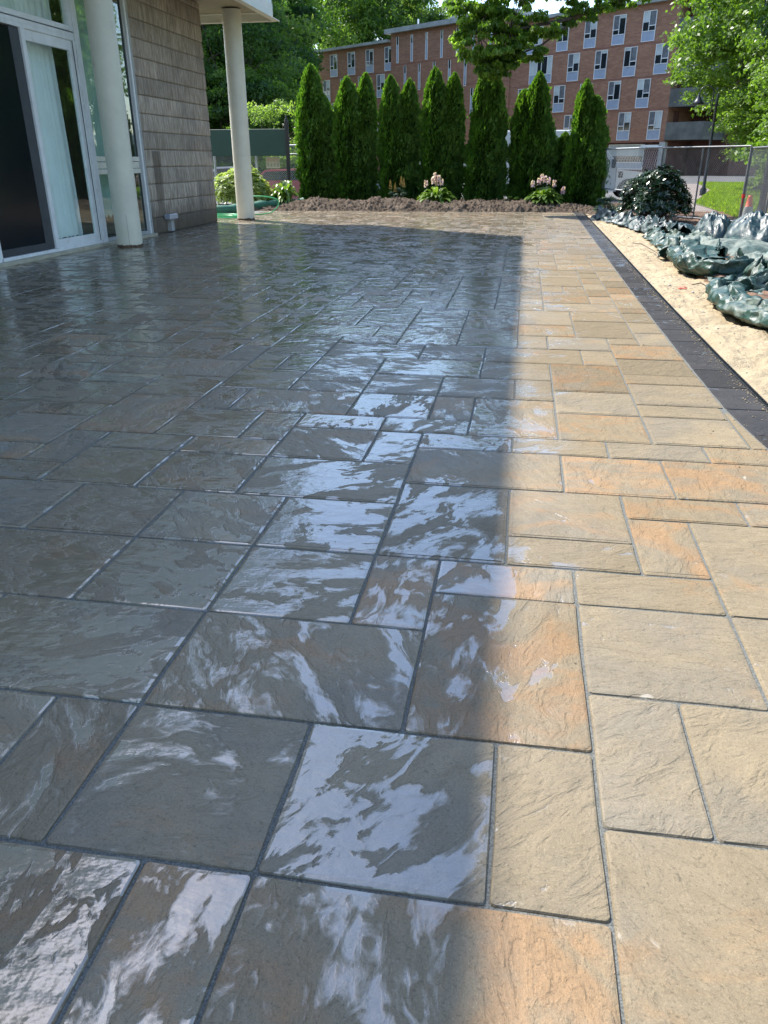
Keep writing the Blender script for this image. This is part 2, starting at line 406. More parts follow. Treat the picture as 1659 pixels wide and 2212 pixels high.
def paver_geo(poly, hjit, rnd, base=-.03, ch=.0065):
    """rounded, slightly uneven slab from a 4-corner outline; returns verts, faces"""
    c = [Vector((*p, 0)) for p in poly]; n = len(c); out = []
    rc = .011
    for k in range(n):
        p, a, b = c[k], c[k-1], c[(k+1) % n]
        da = (a-p).normalized(); db = (b-p).normalized()
        out += [p+da*rc, p+(da+db)*rc*.29, p+db*rc]
        e = (b-p); L = e.length
        for f_ in (.33, .67):
            q = p+e*f_; nrm = Vector((-e.y, e.x, 0)).normalized(); out.append(q+nrm*rnd.uniform(-.0012, .0028))
    cen = sum(c, Vector())/n; tx, ty = rnd.uniform(-.0022, .0022), rnd.uniform(-.0022, .0022)
    zt = lambda v: hjit + (v.x-cen.x)*tx + (v.y-cen.y)*ty
    N = len(out); V = []
    for v in out: V.append((v.x, v.y, base))
    for v in out: V.append((v.x, v.y, zt(v)-.006-rnd.uniform(0, .0015)))
    for v in out:
        d = (cen-v); d = d.normalized(); s_ = ch*rnd.uniform(.75, 1.35)
        V.append((v.x+d.x*s_*.5, v.y+d.y*s_*.5, zt(v)-.0018))
    for v in out:
        d = (cen-v).normalized(); s_ = ch*rnd.uniform(1.5, 2.6); q = v+d*s_
        V.append((q.x, q.y, zt(q)))
    F = []
    for l in range(3):
        for k in range(N): F.append((l*N+k, l*N+(k+1) % N, (l+1)*N+(k+1) % N, (l+1)*N+k))
    F.append(tuple(range(3*N, 4*N)))
    return V, F
def relief(poly, V, sd, ycen):
    """uneven riven top face laid over a slab"""
    c = [Vector((*p, 0)) for p in poly]; cen = sum(c, Vector())/4
    c = [p+(cen-p).normalized()*.024 for p in c]; st = .028 if ycen < 14 else .04
    nx = max(3, int((c[1]-c[0]).length/st)); ny = max(3, int((c[3]-c[0]).length/st))
    u, w = np.meshgrid(np.linspace(0, 1, nx), np.linspace(0, 1, ny)); A, B_, C_, D_ = [np.array(p) for p in c]
    u_, w_ = u[..., None], w[..., None]; P = (A*(1-u_)+B_*u_)*(1-w_)+(D_*(1-u_)+C_*u_)*w_; x, y = P[..., 0], P[..., 1]
    a = .35+(sd[0]-.5)*2.8; xr = x*math.cos(a)-y*math.sin(a); yr = x*math.sin(a)+y*math.cos(a); o_ = sd[1]*90
    n = fbm(xr*5+o_, yr*10+o_, int(sd[2]*999), 3, .6); n = np.maximum(n, .40+.1*sd[2]); n = n-.5
    fade = np.clip(np.minimum(np.minimum(u, 1-u)*(nx-1), np.minimum(w, 1-w)*(ny-1))/1.5, 0, 1)
    z0 = np.array([v[2] for v in V[-20:]]).mean(); P[..., 2] = z0+.0012+.0085*n*fade*min(1, (ycen-2.2)/3)
    i = (np.arange(nx-1)[None, :]+(np.arange(ny-1)*nx)[:, None]).ravel()
    return P.reshape(-1, 3).tolist(), np.stack([i, i+1, i+1+nx, i+nx], -1).tolist()
bed = MB()
bed.prism([(gx(-35), gy(-4)), (1.76, gy(-4))] + [(border_x(y_)+.264, y_) for y_ in np.linspace(3.3, gy(93), 40)] + [(gx(-35), gy(93)+.02)], 2, -.12, -.0065)
patio = bed.build('patio', M['joint']); tag(patio, kind='structure')
GAP = .0040
rt_ = random.Random(5)
def tile_poly(t):
    a, b, c, d = t; g = GAP
    x0, x1, y0, y1 = gx(a)+g, gx(b)-g, gy(c)+g, gy(d)-g
    j = lambda: rt_.uniform(-.0014, .0014)
    if b == 5 and c >= 15:
        return [(x0+j(), y0+j()), (border_x(y0)-.008, y0+j()), (border_x(y1)-.008, y1+j()), (x0+j(), y1+j())]
    if b == 5 and c < 12:
        return [(x0+j(), y0+j()), (border_x(max(y0, 3.4))-.01, y0+j()), (border_x(max(y1, 3.4))-.01, y1+j()), (x0+j(), y1+j())]
    return [(x0+j(), y0+j()), (x1+j(), y0+j()), (x1+j(), y1+j()), (x0+j(), y1+j())]
def in_view(x, y):
    d = Vector((x, y, 0)) - EYE; z = d.dot(fwd)
    if z <= 0: return False
    return abs(d.dot(rt2)/z*FPX) < 900 and abs(d.dot(up2)/z*FPX) < 1180
def view_size(t):
    x, y = gx((t[0]+t[1])/2), gy((t[2]+t[3])/2)
    if not in_view(x, y): return 0
    d = (Vector((x, y, 0))-EYE).length
    return (t[1]-t[0])*(t[3]-t[2])/d**3
tiles.sort(key=view_size, reverse=True)
SPECIAL = {(-2,1,-2,0): (.93,.62,.3), (-1,1,2,5): (.98,.35,.2), (-9,-6,24,26): (.99,.4,.5), (-10,-8,11,14): (.93,.45,.1), (2,3,6,8): (.99,.7,.3),
  (2,4,8,9): (.9,.5,.3), (-11,-9,18,21): (.95,.3,.4), (3,5,20,22): (.97,.5,.4), (1,3,12,14): (.8,.6,.3), (1,3,14,16): (.1,.9,.4), (4,5,11,12): (.97,.6,.3), (-4,-2,6,8): (.3,.75,.95)}
sv, sf, ss = [], [], []
for idx, t in enumerate(tiles):
    tp = tile_poly(t); V, F = paver_geo(tp, rt_.uniform(-.0018, .0018), rt_)
    sd = SPECIAL.get(t) or (rt_.random(), rt_.random(), rt_.random()); yc = (tp[0][1]+tp[2][1])/2
    if yc > 2.6 and in_view((tp[0][0]+tp[1][0])/2, yc):
        V2, F2 = relief(tp, V, sd, yc); n0 = len(V); V = list(V)+V2; F = list(F)+[[q+n0 for q in f] for f in F2]
    if idx < 299:
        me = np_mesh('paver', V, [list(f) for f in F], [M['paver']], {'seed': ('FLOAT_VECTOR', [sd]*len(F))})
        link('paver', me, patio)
    else:
        o_ = len(sv); sv += V; sf += [[i+o_ for i in f] for f in F]; ss += [sd]*len(F)
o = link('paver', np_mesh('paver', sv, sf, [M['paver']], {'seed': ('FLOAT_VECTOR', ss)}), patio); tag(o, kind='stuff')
# thin cut slivers between the slabs and the charcoal border
V, F = paver_geo([(gx(5)+.005, gy(12)+.005), (border_x(gy(12))-.008, gy(12)+.005), (border_x(gy(15))-.004, gy(14.6)), (gx(5)+.006, gy(14.6))], 0, rt_)
link('paver', np_mesh('paver', V, [list(f) for f in F], [M['paver']], {'seed': ('FLOAT_VECTOR', [(.2,.6,.2)]*len(F))}), patio)
# charcoal border
y = 3.42; bys = [y]
while y < 24.75:
    y += rt_.uniform(.495, .515); bys.append(y)
for k in range(len(bys)-1):
    y0, y1 = bys[k]+.003, bys[k+1]-.003
    if k % 2 == 1 and y0 > 8 and rt_.random() < .0: pass
    V, F = paver_geo([(border_x(y0)+.006, y0), (border_x(y0)+.262, y0-.004), (border_x(y1)+.262, y1-.004), (border_x(y1)+.006, y1)], rt_.uniform(-.002, .001), rt_)
    sd = (rt_.random(), rt_.random(), rt_.random())
    link('border_paver', np_mesh('border_paver', V, [list(f) for f in F], [M['border']], {'seed': ('FLOAT_VECTOR', [sd]*len(F))}), patio)
# plastic edge restraint with its ribs
M['plastic'] = simple('black_plastic', (.025, .026, .028), .45, .3, 20)
edge = MB(); ribs = MB()
pts = [(border_x(y_)+.268, y_) for y_ in np.arange(3.3, 25.0, .12)]
for (xa, ya), (xb, yb) in zip(pts[:-1], pts[1:]):
    for off, zt in ((0, .0), (.05, -.018)):
        edge.add([(xa+off, ya, -.06), (xb+off, yb, -.06), (xb+off, yb, zt), (xa+off, ya, zt), (xa+off+.005, ya, -.06), (xb+off+.005, yb, -.06), (xb+off+.005, yb, zt), (xa+off+.005, ya, zt)],
                 [(0,1,2,3), (4,7,6,5), (3,2,6,7)])
    for f_ in (0, .5):
        x_ = xa+(xb-xa)*f_; y_ = ya+(yb-ya)*f_
        ribs.add([(x_+.004, y_, -.06), (x_+.052, y_, -.06), (x_+.052, y_, -.02), (x_+.004, y_, -.003), (x_+.004, y_+.012, -.06), (x_+.052, y_+.012, -.06), (x_+.052, y_+.012, -.02), (x_+.004, y_+.012, -.003)],
                 [(0,1,2,3), (4,7,6,5), (3,2,6,7)])
er = edge.build('edge_restraint', M['plastic']); tag(er, 'black ribbed plastic edging strip between charcoal border pavers and beige sand', 'edging')
o = ribs.build('rib', M['plastic'], er); tag(o, kind='stuff')

# ------------------------------------------------------------------ sand, soil and far ground
SANDB = lambda y: np.interp(y, [0, 5, 7.6, 8.4, 10, 11.5, 13.8, 16.5, 19.5, 22.2, 25], [2.9, 2.6, 2.35, 2.12, 2.2, 2.25, 2.38, 2.70, 2.45, 2.12, 1.9])
def z_sand(X, Y):
    z = -.035 + .045*(fbm(X*2.2, Y*2.2, 3)-.5)*2 + .08*(np.abs(fbm(X*5, Y*4, 9, 4)-.5))
    z = z + .018*(fbm(X*18, Y*18, 21, 2)-.5)
    k = np.clip((X-1.63)/.10, 0, 1); z = z*k - .030*(1-k)
    return z - .02
o = grid_mesh('sand_strip', 1.63, 3.6, .8, 25.2, 150, 1100, z_sand, M['sand']); tag(o, kind='structure')
def z_bank(X, Y):
    d = X - SANDB(Y) + .14*(fbm(X*3, Y*3, 5)-.5)
    up_ = np.clip(d/.35, 0, 1); up_ = up_*up_*(3-2*up_)
    z = -.14 + .17*up_ + .10*(fbm(X*2.5, Y*2.5, 31)-.5)*up_ + .05*(fbm(X*12, Y*12, 33)-.5)*up_
    z = z - .04*np.clip((X-4.2)/1.0, 0, 1)
    return z
o = grid_mesh('dirt_bank', 1.9, 6.2, 0.8, 25.6, 160, 620, z_bank, M['reddirt']); tag(o, kind='structure')
MX = [-8.6, -7.8, -7.25, -6.6, -5.4, -4.1, -2.6, -1.2, .23, 1.6, 2.3, 3.2]
MZ = [.0, .05, .20, .32, .24, .33, .22, .27, .26, .15, .06, .03]
def z_mound(X, Y):
    h = np.interp(X, MX, MZ)
    y0 = 24.82 + .10*(fbm(X*1.7, X*0+.3, 2)-.5) - .6*np.clip((X-1.75)/1.0, 0, 1)
    d = Y - y0
    rise = np.clip(d/.85, 0, 1); rise = np.sin(rise*math.pi/2)**1.1
    fall = np.clip((d-1.0)/1.0, 0, 1)
    z = h*rise*(1-.45*fall)
    amp = np.clip(d/.15, 0, 1)
    z = z + amp*(.20*(fbm(X*2.6, Y*2.6, 7, 5, .62)-.5) + .20*np.abs(fbm(X*6, Y*6, 8, 3)-.5)+ .10*(fbm(X*22, Y*22, 12, 2)-.5)-.03) 
    return z - .035*(1-np.clip(d/.2, 0, 1)) - .0
o = grid_mesh('soil_mound', -9.2, 3.4, 24.0, 29.5, 520, 210, z_mound, M['soil']); tag(o, kind='structure')
def path_poly(name, pts, z, mat):
    mb = MB(); mb.add([(x, y, z) for x, y in pts], [list(range(len(pts)))]); o = mb.build(name, mat); tag(o, kind='structure'); return o
path_poly('lawn', [(6.0, 31.5), (5.9, 27.4), (5.5, 22.9), (4.7, 15.0), (60, 10), (80, 90), (10.9, 56), (9.2, 44)], -.03, M['lawnbase'])
path_poly('path', [(2.5, 27), (3.9, 22.6), (5.2, 20.2), (4.7, 15.0), (5.7, 22.9), (6.1, 27.4), (6.3, 31.5), (9.3, 44), (11.3, 57), (8.5, 57), (5.5, 42), (3.3, 33)], -.045, M['path'])
path_poly('road', [(-60, 29.5), (2.5, 29.8), (3.6, 34), (10, 57), (60, 60), (60, 84), (-5, 84), (-60, 96)], -.06, M['road'])
# soil crumbs and stones lying on the mound
vs, fs = [], []
for _ in range(2600):
    x = rng.uniform(-8.0, 2.6); y = rng.uniform(24.75, 26.2); r = abs(rng.normal(0, .012))+.006
    z = float(z_mound(np.array(x), np.array(y)))
    o_ = len(vs)
    for k in range(6):
        d = [(1,0,0),(-1,0,0),(0,1,0),(0,-1,0),(0,0,1),(0,0,-1)][k]; s_ = r*rng.uniform(.6, 1.3)
        vs.append((x+d[0]*s_, y+d[1]*s_, z+d[2]*s_))
    fs += [(o_+a, o_+b, o_+c) for a, b, c in ((0,2,4),(2,1,4),(1,3,4),(3,0,4),(2,0,5),(1,2,5),(3,1,5),(0,3,5))]
o = link('soil_crumbs', np_mesh('soil_crumbs', vs, np.array(fs), [M['soil']])); tag(o, 'loose crumbs of soil scattered over the dug mound', 'soil', kind='stuff')

# ------------------------------------------------------------------ the near building
M['siding'] = None
def mat_siding():
    t = NT('ribbed_siding'); P = t.pos(); sd = t.attr('tone')
    streak = t.noise(t.vmath('MULTIPLY', P, (1, 15, .7)), 3.0, 6, .68)
    fine = t.noise(t.vmath('MULTIPLY', P, (1, 40, 3)), 3.0, 4, .7)
    sep = t.n('SeparateXYZ', ins={0: P}); z = sep.outputs[2]; y = sep.outputs[1]
    c = t.mix(t.step(streak, .40, .60), (.28, .225, .170), (.52, .44, .36))
    c = t.mix(t.step(fine, .45, .7, 0, .6), c, (.30, .26, .215))
    c = t.mix(t.math('MULTIPLY', t.step(t.noise(t.vmath('MULTIPLY', P, (1, 1.4, 1.0)), 1.1, 4, .6), .5, .7), .35), c, (.13, .13, .135))
    # water soaked up from the paving and a run below the joint
    wet = t.math('ADD', t.step(t.math('ADD', z, t.math('MULTIPLY', streak, 1.2)), .75, 1.5, 1, 0), 0.0)
    col_ = t.math('MULTIPLY', t.step(t.math('ABSOLUTE', t.math('SUBTRACT', t.math('ADD', y, t.math('MULTIPLY', streak, .12)), 16.83)), .15, .22, 1, 0), t.step(z, 1.60, 1.62, 1, 0))
    wet = t.math('MAXIMUM', wet, col_); base = t.step(z, .325, .335, 1, 0)
    c = t.mix(t.math('MULTIPLY', wet, .72), c, (.085, .062, .045)); c = t.mix(t.math('MULTIPLY', base, .35), c, (.07, .05, .035))
    v = t.n('HueSaturation', ins={'Color': c, 'Value': t.math('ADD', t.math('MULTIPLY', sd, .3), .85)}).outputs[0]
    rg = t.math('SUBTRACT', .85, t.math('MULTIPLY', wet, .4))
    return t.done(t.princ(v, rg, t.bump(fine, .006), **{'Specular IOR Level': .35}))
M['siding'] = mat_siding()
M['cream'] = simple('cream_paint', (.66, .64, .53), .42, .05, 3, .0008, 60, dirt=((.30, .27, .2), .25))
M['fascia'] = simple('pale_green_panel', (.60, .66, .60), .4, .05, 2)
M['soffit'] = simple('tan_soffit', (.30, .265, .18), .7, .12, 1.5)
M['alu'] = simple('white_aluminium', (.74, .76, .77), .35, .06, 6, spec=.6, dirt=((.28, .25, .22), .3))
M['alucream'] = simple('cream_rail', (.66, .64, .54), .45, .06, 6, dirt=((.3, .25, .18), .3))
M['alugrey'] = simple('grey_trim', (.36, .37, .37), .5, .08, 5, dirt=((.22, .2, .17), .3))
M['gasket'] = simple('black_gasket', (.02, .02, .022), .5)
M['sill'] = simple('stained_sill', (.42, .39, .30), .6, .15, 5, .002, 60, dirt=((.16, .10, .06), .8))
M['screen'] = simple('dark_screen', (.005, .008, .014), .16, .2, 300, spec=.28)
M['screenframe'] = simple('grey_screen_frame', (.05, .055, .065), .45)
M['rust'] = simple('rusty_base', (.10, .06, .035), .9, .5, 14, .01, 60, dirt=((.32, .27, .18), .8))
M['dark'] = simple('dark_interior', (.035, .033, .03), .9)
M['stucco'] = simple('plain_wall', (.36, .33, .28), .9, .1, 2)
def mat_glass(name, tint, refl=1.0):
    t = NT(name)
    ge = t.n('NewGeometry'); dt = t.n('VectorMath', operation='DOT_PRODUCT', ins={0: ge.outputs['Incoming'], 1: ge.outputs['Normal']}).outputs['Value']
    fr = t.math('POWER', t.math('SUBTRACT', 1.0, t.math('ABSOLUTE', dt)), 4.0)
    tr = t.n('BsdfTransparent', ins={'Color': tint}); gl = t.n('BsdfGlossy', ins={'Color': (.95, 1, .98), 'Roughness': .015})
    nm = t.bump(t.noise(t.pos(), .9, 2, .5), .004); t.put(gl.inputs['Normal'], nm)
    f = t.math('ADD', t.math('MULTIPLY', fr, refl*.9), .14, clamp=True)
    mx = t.n('MixShader', ins={0: f}); t.t.links.new(tr.outputs[0], mx.inputs[1]); t.t.links.new(gl.outputs[0], mx.inputs[2])
    return t.done(mx.outputs[0])
M['glass'] = mat_glass('window_glass', (.90, .97, .94))
M['curtain'] = simple('white_sheer_curtain', (.84, .90, .93), .8, .04, 3)
M['blindgreen'] = simple('pale_green_blind', (.34, .47, .42), .8, .1, 1.2)

bld = empty('residence_building', (-7.65, 20.0, 0))
tag(bld, 'beige ribbed building on the left with glass doors, cream columns and an overhanging upper floor', 'building')
BI = Matrix.Translation((7.65, -20.0, 0))
def B(mb, name, mat, parent=None, lab=None):
    """build in world coordinates, parented to the building (or one of its parts)"""
    o = mb.build(name, mat, parent or bld)
    if parent is None or parent is bld: o.matrix_parent_inverse = BI
    if lab: o['label'] = lab
    return o
B(MB().box((-18, -8, -.1), (-17.8, 19.98, 4.72)).box((-17.8, 19.72, -.1), (-7.69, 19.985, 4.72)).box((-17.8, -8, -.1), (-7.68, -7.8, 4.72))
  .box((-7.9, 16.2, -.1), (-7.70, 19.72, 4.72)).box((-7.9, -7.8, -.1), (-7.70, 7.0, 4.72)).box((-17.8, 16.21, 0), (-7.9, 16.35, 4.7)).box((-13.5, -7.7, 0), (-13.4, 16.2, 4.7)), 'wall', M['stucco'])
B(MB().box((-17.7, -7.7, -.05), (-7.72, 19.6, .02)), 'floor', M['dark'])
# upper floor, overhanging to the columns
B(MB().box((-18, -8, 4.90), (-6.40, 21.55, 9.36)), 'upper_floor', M['fascia'])
B(MB().box((-18, -8, 4.735), (-6.46, 21.49, 4.895)), 'soffit', M['soffit'])
fl = MB()
fl.box((-6.405, -8.1, 4.56), (-6.39, 21.56, 4.905)); fl.box((-6.405, -8.1, 4.545), (-6.25, 21.66, 4.56))
fl.box((-18, 21.545, 4.56), (-6.405, 21.56, 4.905)); fl.box((-18, 21.56, 4.545), (-6.405, 21.70, 4.56)); fl.box((-6.405, 21.56, 4.56), (-6.39, 21.575, 4.905))
fl.box((-18, 21.42, 4.70), (-6.47, 21.54, 4.735)); fl.box((-6.46, -8, 4.70), (-6.41, 21.54, 4.735))
B(fl, 'fascia', M['cream'])
B(MB().box((-18.2, -8.2, 9.36), (-6.3, 21.68, 9.44)), 'roof', M['alugrey'])
up_w = MB(); up_g = MB()
for y_ in np.arange(-6, 20, 3.4):
    B(MB().box((-6.39, y_, 6.2), (-6.36, y_+1.6, 8.2)), 'upper_window', M['alu'])
# ribbed siding boards in courses
def siding_board(y0, y1, z0, z1, seed, side=False):
    n = int((y1-y0)/.0085); ys = np.linspace(y0, y1, n)
    zs = np.array([z0, z0+.012, z0+.03, (z0+z1)/2, z1-.02, z1-.004, z1+.0])
    prof = np.array([.022, .036, .038, .035, .032, .026, .004])   # proud at the lower lip
    Yg, Zg = np.meshgrid(ys, zs)
    wob = .35*(fbm(Yg*6, Zg*5, seed)-.5)*.06
    rib = np.abs(np.sin((Yg+wob)*math.pi/.036)); rib = rib*(.6+.8*vnoise(Yg*30, Zg*4, seed+3))
    amp = np.array([.6, 1, 1, 1, 1, .7, 0])[:, None]
    X = -7.70 + prof[:, None] + .022*(rib-.5)*amp + .010*(fbm(Yg*1.3, Zg*3, seed+9)-.5)
    X[:, 0] = X[:, -1] = -7.69; X[:, 1] -= .004; X[:, -2] -= .004
    if True: Zg = Zg + .004*(vnoise(Yg*20, Zg*0, seed+5)-.5)*np.array([1,1,1,0,1,1,0])[:, None]
    V = np.stack([X, Yg, Zg], -1).reshape(-1, 3); nx = n
    i = (np.arange(nx-1)[None, :] + (np.arange(len(zs)-1)*nx)[:, None]).ravel()
    F = np.stack([i, i+1, i+1+nx, i+nx], -1)
    o = link('siding_board', np_mesh('siding_board', V, F, [M['siding']], {'tone': ('FLOAT', np.full(len(F), rt_.random()))}), bld); o.matrix_parent_inverse = BI
for k in range(15):
    z0 = .005 if k == 0 else .328*k; z1 = .328*(k+1)-.009
    if z0 > 4.7: break
    z1 = min(z1, 4.70)
    cuts = [16.21, 16.21+3.79*(.28+.22*(k % 3)), 19.995]
    for a, b in zip(cuts[:-1], cuts[1:]): siding_board(a+.001, b-.001, z0, z1, k*7+int(a*10))
for k in range(0, 14, 1):       # coarser boards beyond the doors, outside the frame
    o = MB().prism([(-7.70, .328*k+.003), (-7.65, .328*k+.01), (-7.67, .328*(k+1)-.006), (-7.70, .328*(k+1)-.006)], 1, -7.8, 7.0)
    o.v = [(v[0], v[1], v[2]) for v in o.v]
    B(o, 'siding_board', M['alugrey'])
# columns
def column(x, y, rz):
    c = MB().lathe([(.222, .028), (.225, .05), (.225, 1.5), (.225, 3.0), (.223, 4.70)], n=48)
    o = c.build('column', M['cream'], bld, None); o.matrix_parent_inverse = BI; o.location = (x, y, 0)
    b = MB()
    prof = []
    n = 48; vs = []
    for k in range(n):
        w = 2*math.pi*k/n; h = .035+.028*abs(math.sin(w*3.1+1))*rt_.random()
        for r, z in ((.216, -.01), (.229, 0.0), (.2275, h)): vs.append((r*math.cos(w), r*math.sin(w), z))
    b.add(vs, [(k*3+a, ((k+1) % n)*3+a, ((k+1) % n)*3+a+1, k*3+a+1) for k in range(n) for a in (0, 1)])
    o2 = b.build('rusty_foot', M['rust'], o)
    s_ = MB()
    w0 = rz; vs = [(.2262*math.cos(w0+.012*math.sin(z*5)+d), .2262*math.sin(w0+.012*math.sin(z*5)+d), z) for z in np.linspace(.04, .55, 14) for d in (-.008, .008*1.0)]
    s_.add(vs, [(2*i, 2*i+1, 2*i+3, 2*i+2) for i in range(13)]); s_.build('crack', M['gasket'], o)
    return o
column(-7.045, 13.90, R(-66)); column(-7.20, 20.85, R(200))

# glazing: the sill, sliding door, transom and side lights, all on the wall plane
XW = -7.66
B(MB().box((-7.78, 7.0, -.02), (-7.52, 16.12, .05), .006), 'sill', M['sill'])
def sheet(y0, y1, z0, z1): return MB().add([(XW+.003, y0, z0), (XW+.003, y1, z0), (XW+.003, y1, z1), (XW+.003, y0, z1)], [(0, 1, 2, 3)])
def frame_bars(parent, bars, mat, name='bar'):
    for b in bars:
        y0, y1, z0, z1, xo = b[:5]; o = MB().box((XW-.06, y0, z0), (XW+xo, y1, z1), .004); ob = o.build(name, mat, parent)
door = B(MB().box((XW-.05, 10.93, .05), (XW+.05, 13.98, .10), .004).box((XW-.05, 10.88, .05), (XW+.05, 10.96, 3.30), .004).box((XW-.05, 10.96, 3.25), (XW+.05, 13.98, 3.31), .004).box((XW-.05, 13.94, .10), (XW+.05, 14.0, 3.25), .004),
         'sliding_door', M['alu'])
def sub(mb, name, mat, lab=None):
    o = mb.build(name, mat, door)
    if lab: o['label'] = lab
    return o
# the fixed leaf with its screen in front, then the clear sliding leaf
sub(MB().box((XW+.012, 11.02, .13), (XW+.016, 12.42, 3.22)), 'insect_screen', M['screen'], 'dark insect screen')
sub(MB().box((XW+.006, 12.18, .11), (XW+.024, 12.42, 3.24), .003).box((XW+.006, 10.98, .11), (XW+.024, 12.18, .21), .003), 'screen_frame', M['screenframe'])
sub(MB().box((XW+.0, 12.42, .10), (XW+.06, 12.52, 3.25), .004), 'meeting_stile', M['alu'])
fr = MB(); y0, y1, z0, z1 = 12.52, 13.93, .10, 3.25
fr.box((XW-.03, y0, z0), (XW+.03, y0+.03, z1), .003).box((XW-.03, y1-.10, z0), (XW+.03, y1, z1), .003).box((XW-.03, y0+.03, z0), (XW+.03, y1-.10, z0+.13), .003).box((XW-.03, y0+.03, z1-.15), (XW+.03, y1-.10, z1), .003)
sub(fr, 'leaf_frame', M['alu'])
sub(sheet(y0+.03, y1-.10, z0+.13, z1-.15), 'pane', M['glass'])
sub(MB().box((XW+.031, 13.93, .10), (XW+.037, 13.94, 3.25)), 'gasket', M['gasket'])
tr = B(MB().box((XW-.05, 10.88, 3.31), (XW+.045, 14.0, 3.37), .004).box((XW-.05, 10.88, 3.385), (XW+.055, 14.0, 3.46), .004).box((XW-.05, 10.88, 4.62), (XW+.05, 14.0, 4.70), .004).box((XW-.05, 13.90, 3.46), (XW+.05, 14.0, 4.62), .004),
       'transom_window', M['alu'])
sheet(10.96, 13.90, 3.46, 4.62).build('pane', M['glass'], tr)
B(MB().box((XW-.05, 14.0, .05), (XW+.062, 14.16, 4.70), .005), 'mullion', M['alu'])
sd_ = B(MB().box((XW-.05, 15.90, .05), (XW+.03, 16.0, 4.70), .004).box((XW-.05, 14.16, .05), (XW+.03, 15.90, .11), .004), 'side_light', M['alugrey'])
for za, zb in ((.11, 1.20), (1.50, 4.70)):
    sheet(14.16, 15.90, za, zb).build('pane', M['glass'], sd_)
    MB().box((XW+.007, 15.86, za), (XW+.016, 15.90, zb)).build('gasket', M['gasket'], sd_)
for za, zb, xo in ((1.20, 1.285, .035), (1.295, 1.405, .022), (1.415, 1.50, .035)):
    MB().box((XW-.03, 14.16, za), (XW+xo, 15.90, zb), .004).build('rail', M['alucream'], sd_)
B(MB().box((XW-.05, 16.0, .0), (XW+.05, 16.05, 4.70), .004), 'jamb', M['alu'])
B(MB().box((XW-.05, 16.06, .0), (XW+.02, 16.20, 4.70), .004), 'corner_trim', M['alugrey'])
# one more glazed bay further left, outside the frame
ex = B(MB().box((XW-.05, 7.0, .05), (XW+.05, 7.1, 4.7)).box((XW-.05, 7.1, .05), (XW+.05, 10.88, .15)).box((XW-.05, 7.1, 4.6), (XW+.05, 10.88, 4.7)).box((XW-.05, 8.95, .15), (XW+.05, 9.05, 4.6)), 'window', M['alu'])
sheet(7.1, 10.88, .15, 4.6).build('pane', M['glass'], ex)
# curtains hanging inside
def curtain(y0, y1, z0, z1, x, amp, lam, seed, name, mat, label, flare=.0):
    n = int((y1-y0)/.012); ys = np.linspace(0, 1, n); zs = np.linspace(0, 1, 24)
    U, W = np.meshgrid(ys, zs)
    Yg = y0+(y1-y0)*U + (1-W)*flare*(U-.3)
    ph = 2*math.pi*(U*(y1-y0)/lam + .35*np.sin(U*9+seed))
    X = x + amp*(1.0-.35*W)*np.sin(ph)*(.6+.4*np.sin(U*5+seed)) + .03*(fbm(Yg*2, W*2, seed)-.5)
    Z = z0+(z1-z0)*W + (1-W)*.03*np.sin(ph+1)
    V = np.stack([X, Yg, Z], -1).reshape(-1, 3); i = (np.arange(n-1)[None, :]+(np.arange(23)*n)[:, None]).ravel()
    o = link(name, np_mesh(name, V, np.stack([i, i+1, i+1+n, i+n], -1), [mat], smooth=True)); tag(o, label, 'curtain'); return o
curtain(12.80, 13.72, .19, 3.3, -7.88, .07, .15, 1, 'curtain', M['curtain'], 'white pleated curtain hanging behind the glass sliding door', .14)
curtain(12.62, 12.80, .19, 3.3, -7.92, .02, .09, 4, 'curtain', M['alugrey'], 'narrow grey curtain edge behind the glass sliding door')
curtain(12.0, 13.85, 3.40, 4.6, -7.88, .03, .15, 2, 'curtain', M['curtain'], 'pale curtain behind the transom window above the sliding door')
curtain(14.20, 15.92, .45, 4.65, -7.90, .012, .22, 3, 'curtain', M['blindgreen'], 'pale green blind behind the tall side window by the column')
# weatherproof outlet beside the window
ob = MB().box((-7.67, 16.96, .02), (-7.56, 17.10, .26), .006).build('outdoor_outlet', M['alugrey']); tag(ob, 'grey weatherproof electrical outlet box low on the ribbed wall', 'outlet box')
MB().box((-7.655, 16.80, .26), (-7.50, 17.22, .37), .02).build('cover', simple('clear_grey_plastic', (.33, .37, .43), .2, .1, 9, spec=.8), ob)

# ------------------------------------------------------------------ brick building far behind
def mat_brick():
    t = NT('red_brick'); P = t.obj()
    br = t.n('TexBrick', ins={'Vector': t.vmath('ADD', t.n('CombineXYZ', ins={0: t.n('SeparateXYZ', ins={0: P}).outputs[0], 1: t.n('SeparateXYZ', ins={0: P}).outputs[2]}).outputs[0], (0, 0, 0)),
        'Scale': 1.0, 'Brick Width': .40, 'Row Height': .135, 'Mortar Size': .012, 'Color1': (.31, .145, .088), 'Color2': (.41, .215, .135), 'Mortar': (.32, .23, .175), 'Bias': -.1})
    c = t.mix(t.step(t.noise(t.vmath('MULTIPLY', P, (1, 1, 2.5)), .8, 5, .65), .35, .7, 0, .45), br.outputs[0], (.20, .105, .075))
    return t.done(t.princ(c, .9, t.bump(br.outputs[1], -.01), **{'Specular IOR Level': .2}))
M['brick'] = mat_brick()
M['brickband'] = simple('red_brick_band', (.25, .11, .08), .9, .2, 3)
M['brickdark'] = simple('dark_brick', (.13, .055, .042), .9, .25, 2)
M['concrete'] = simple('stained_concrete', (.12, .125, .115), .9, .3, .9, dirt=((.08, .085, .08), .7))
M['pilaster'] = simple('light_concrete', (.36, .36, .35), .9, .15, 1)
M['roofedge'] = simple('grey_roof_edge', (.27, .29, .28), .7, .2, .7)
M['spandrel'] = simple('pale_blue_panel', (.30, .35, .44), .5, .06, 2)
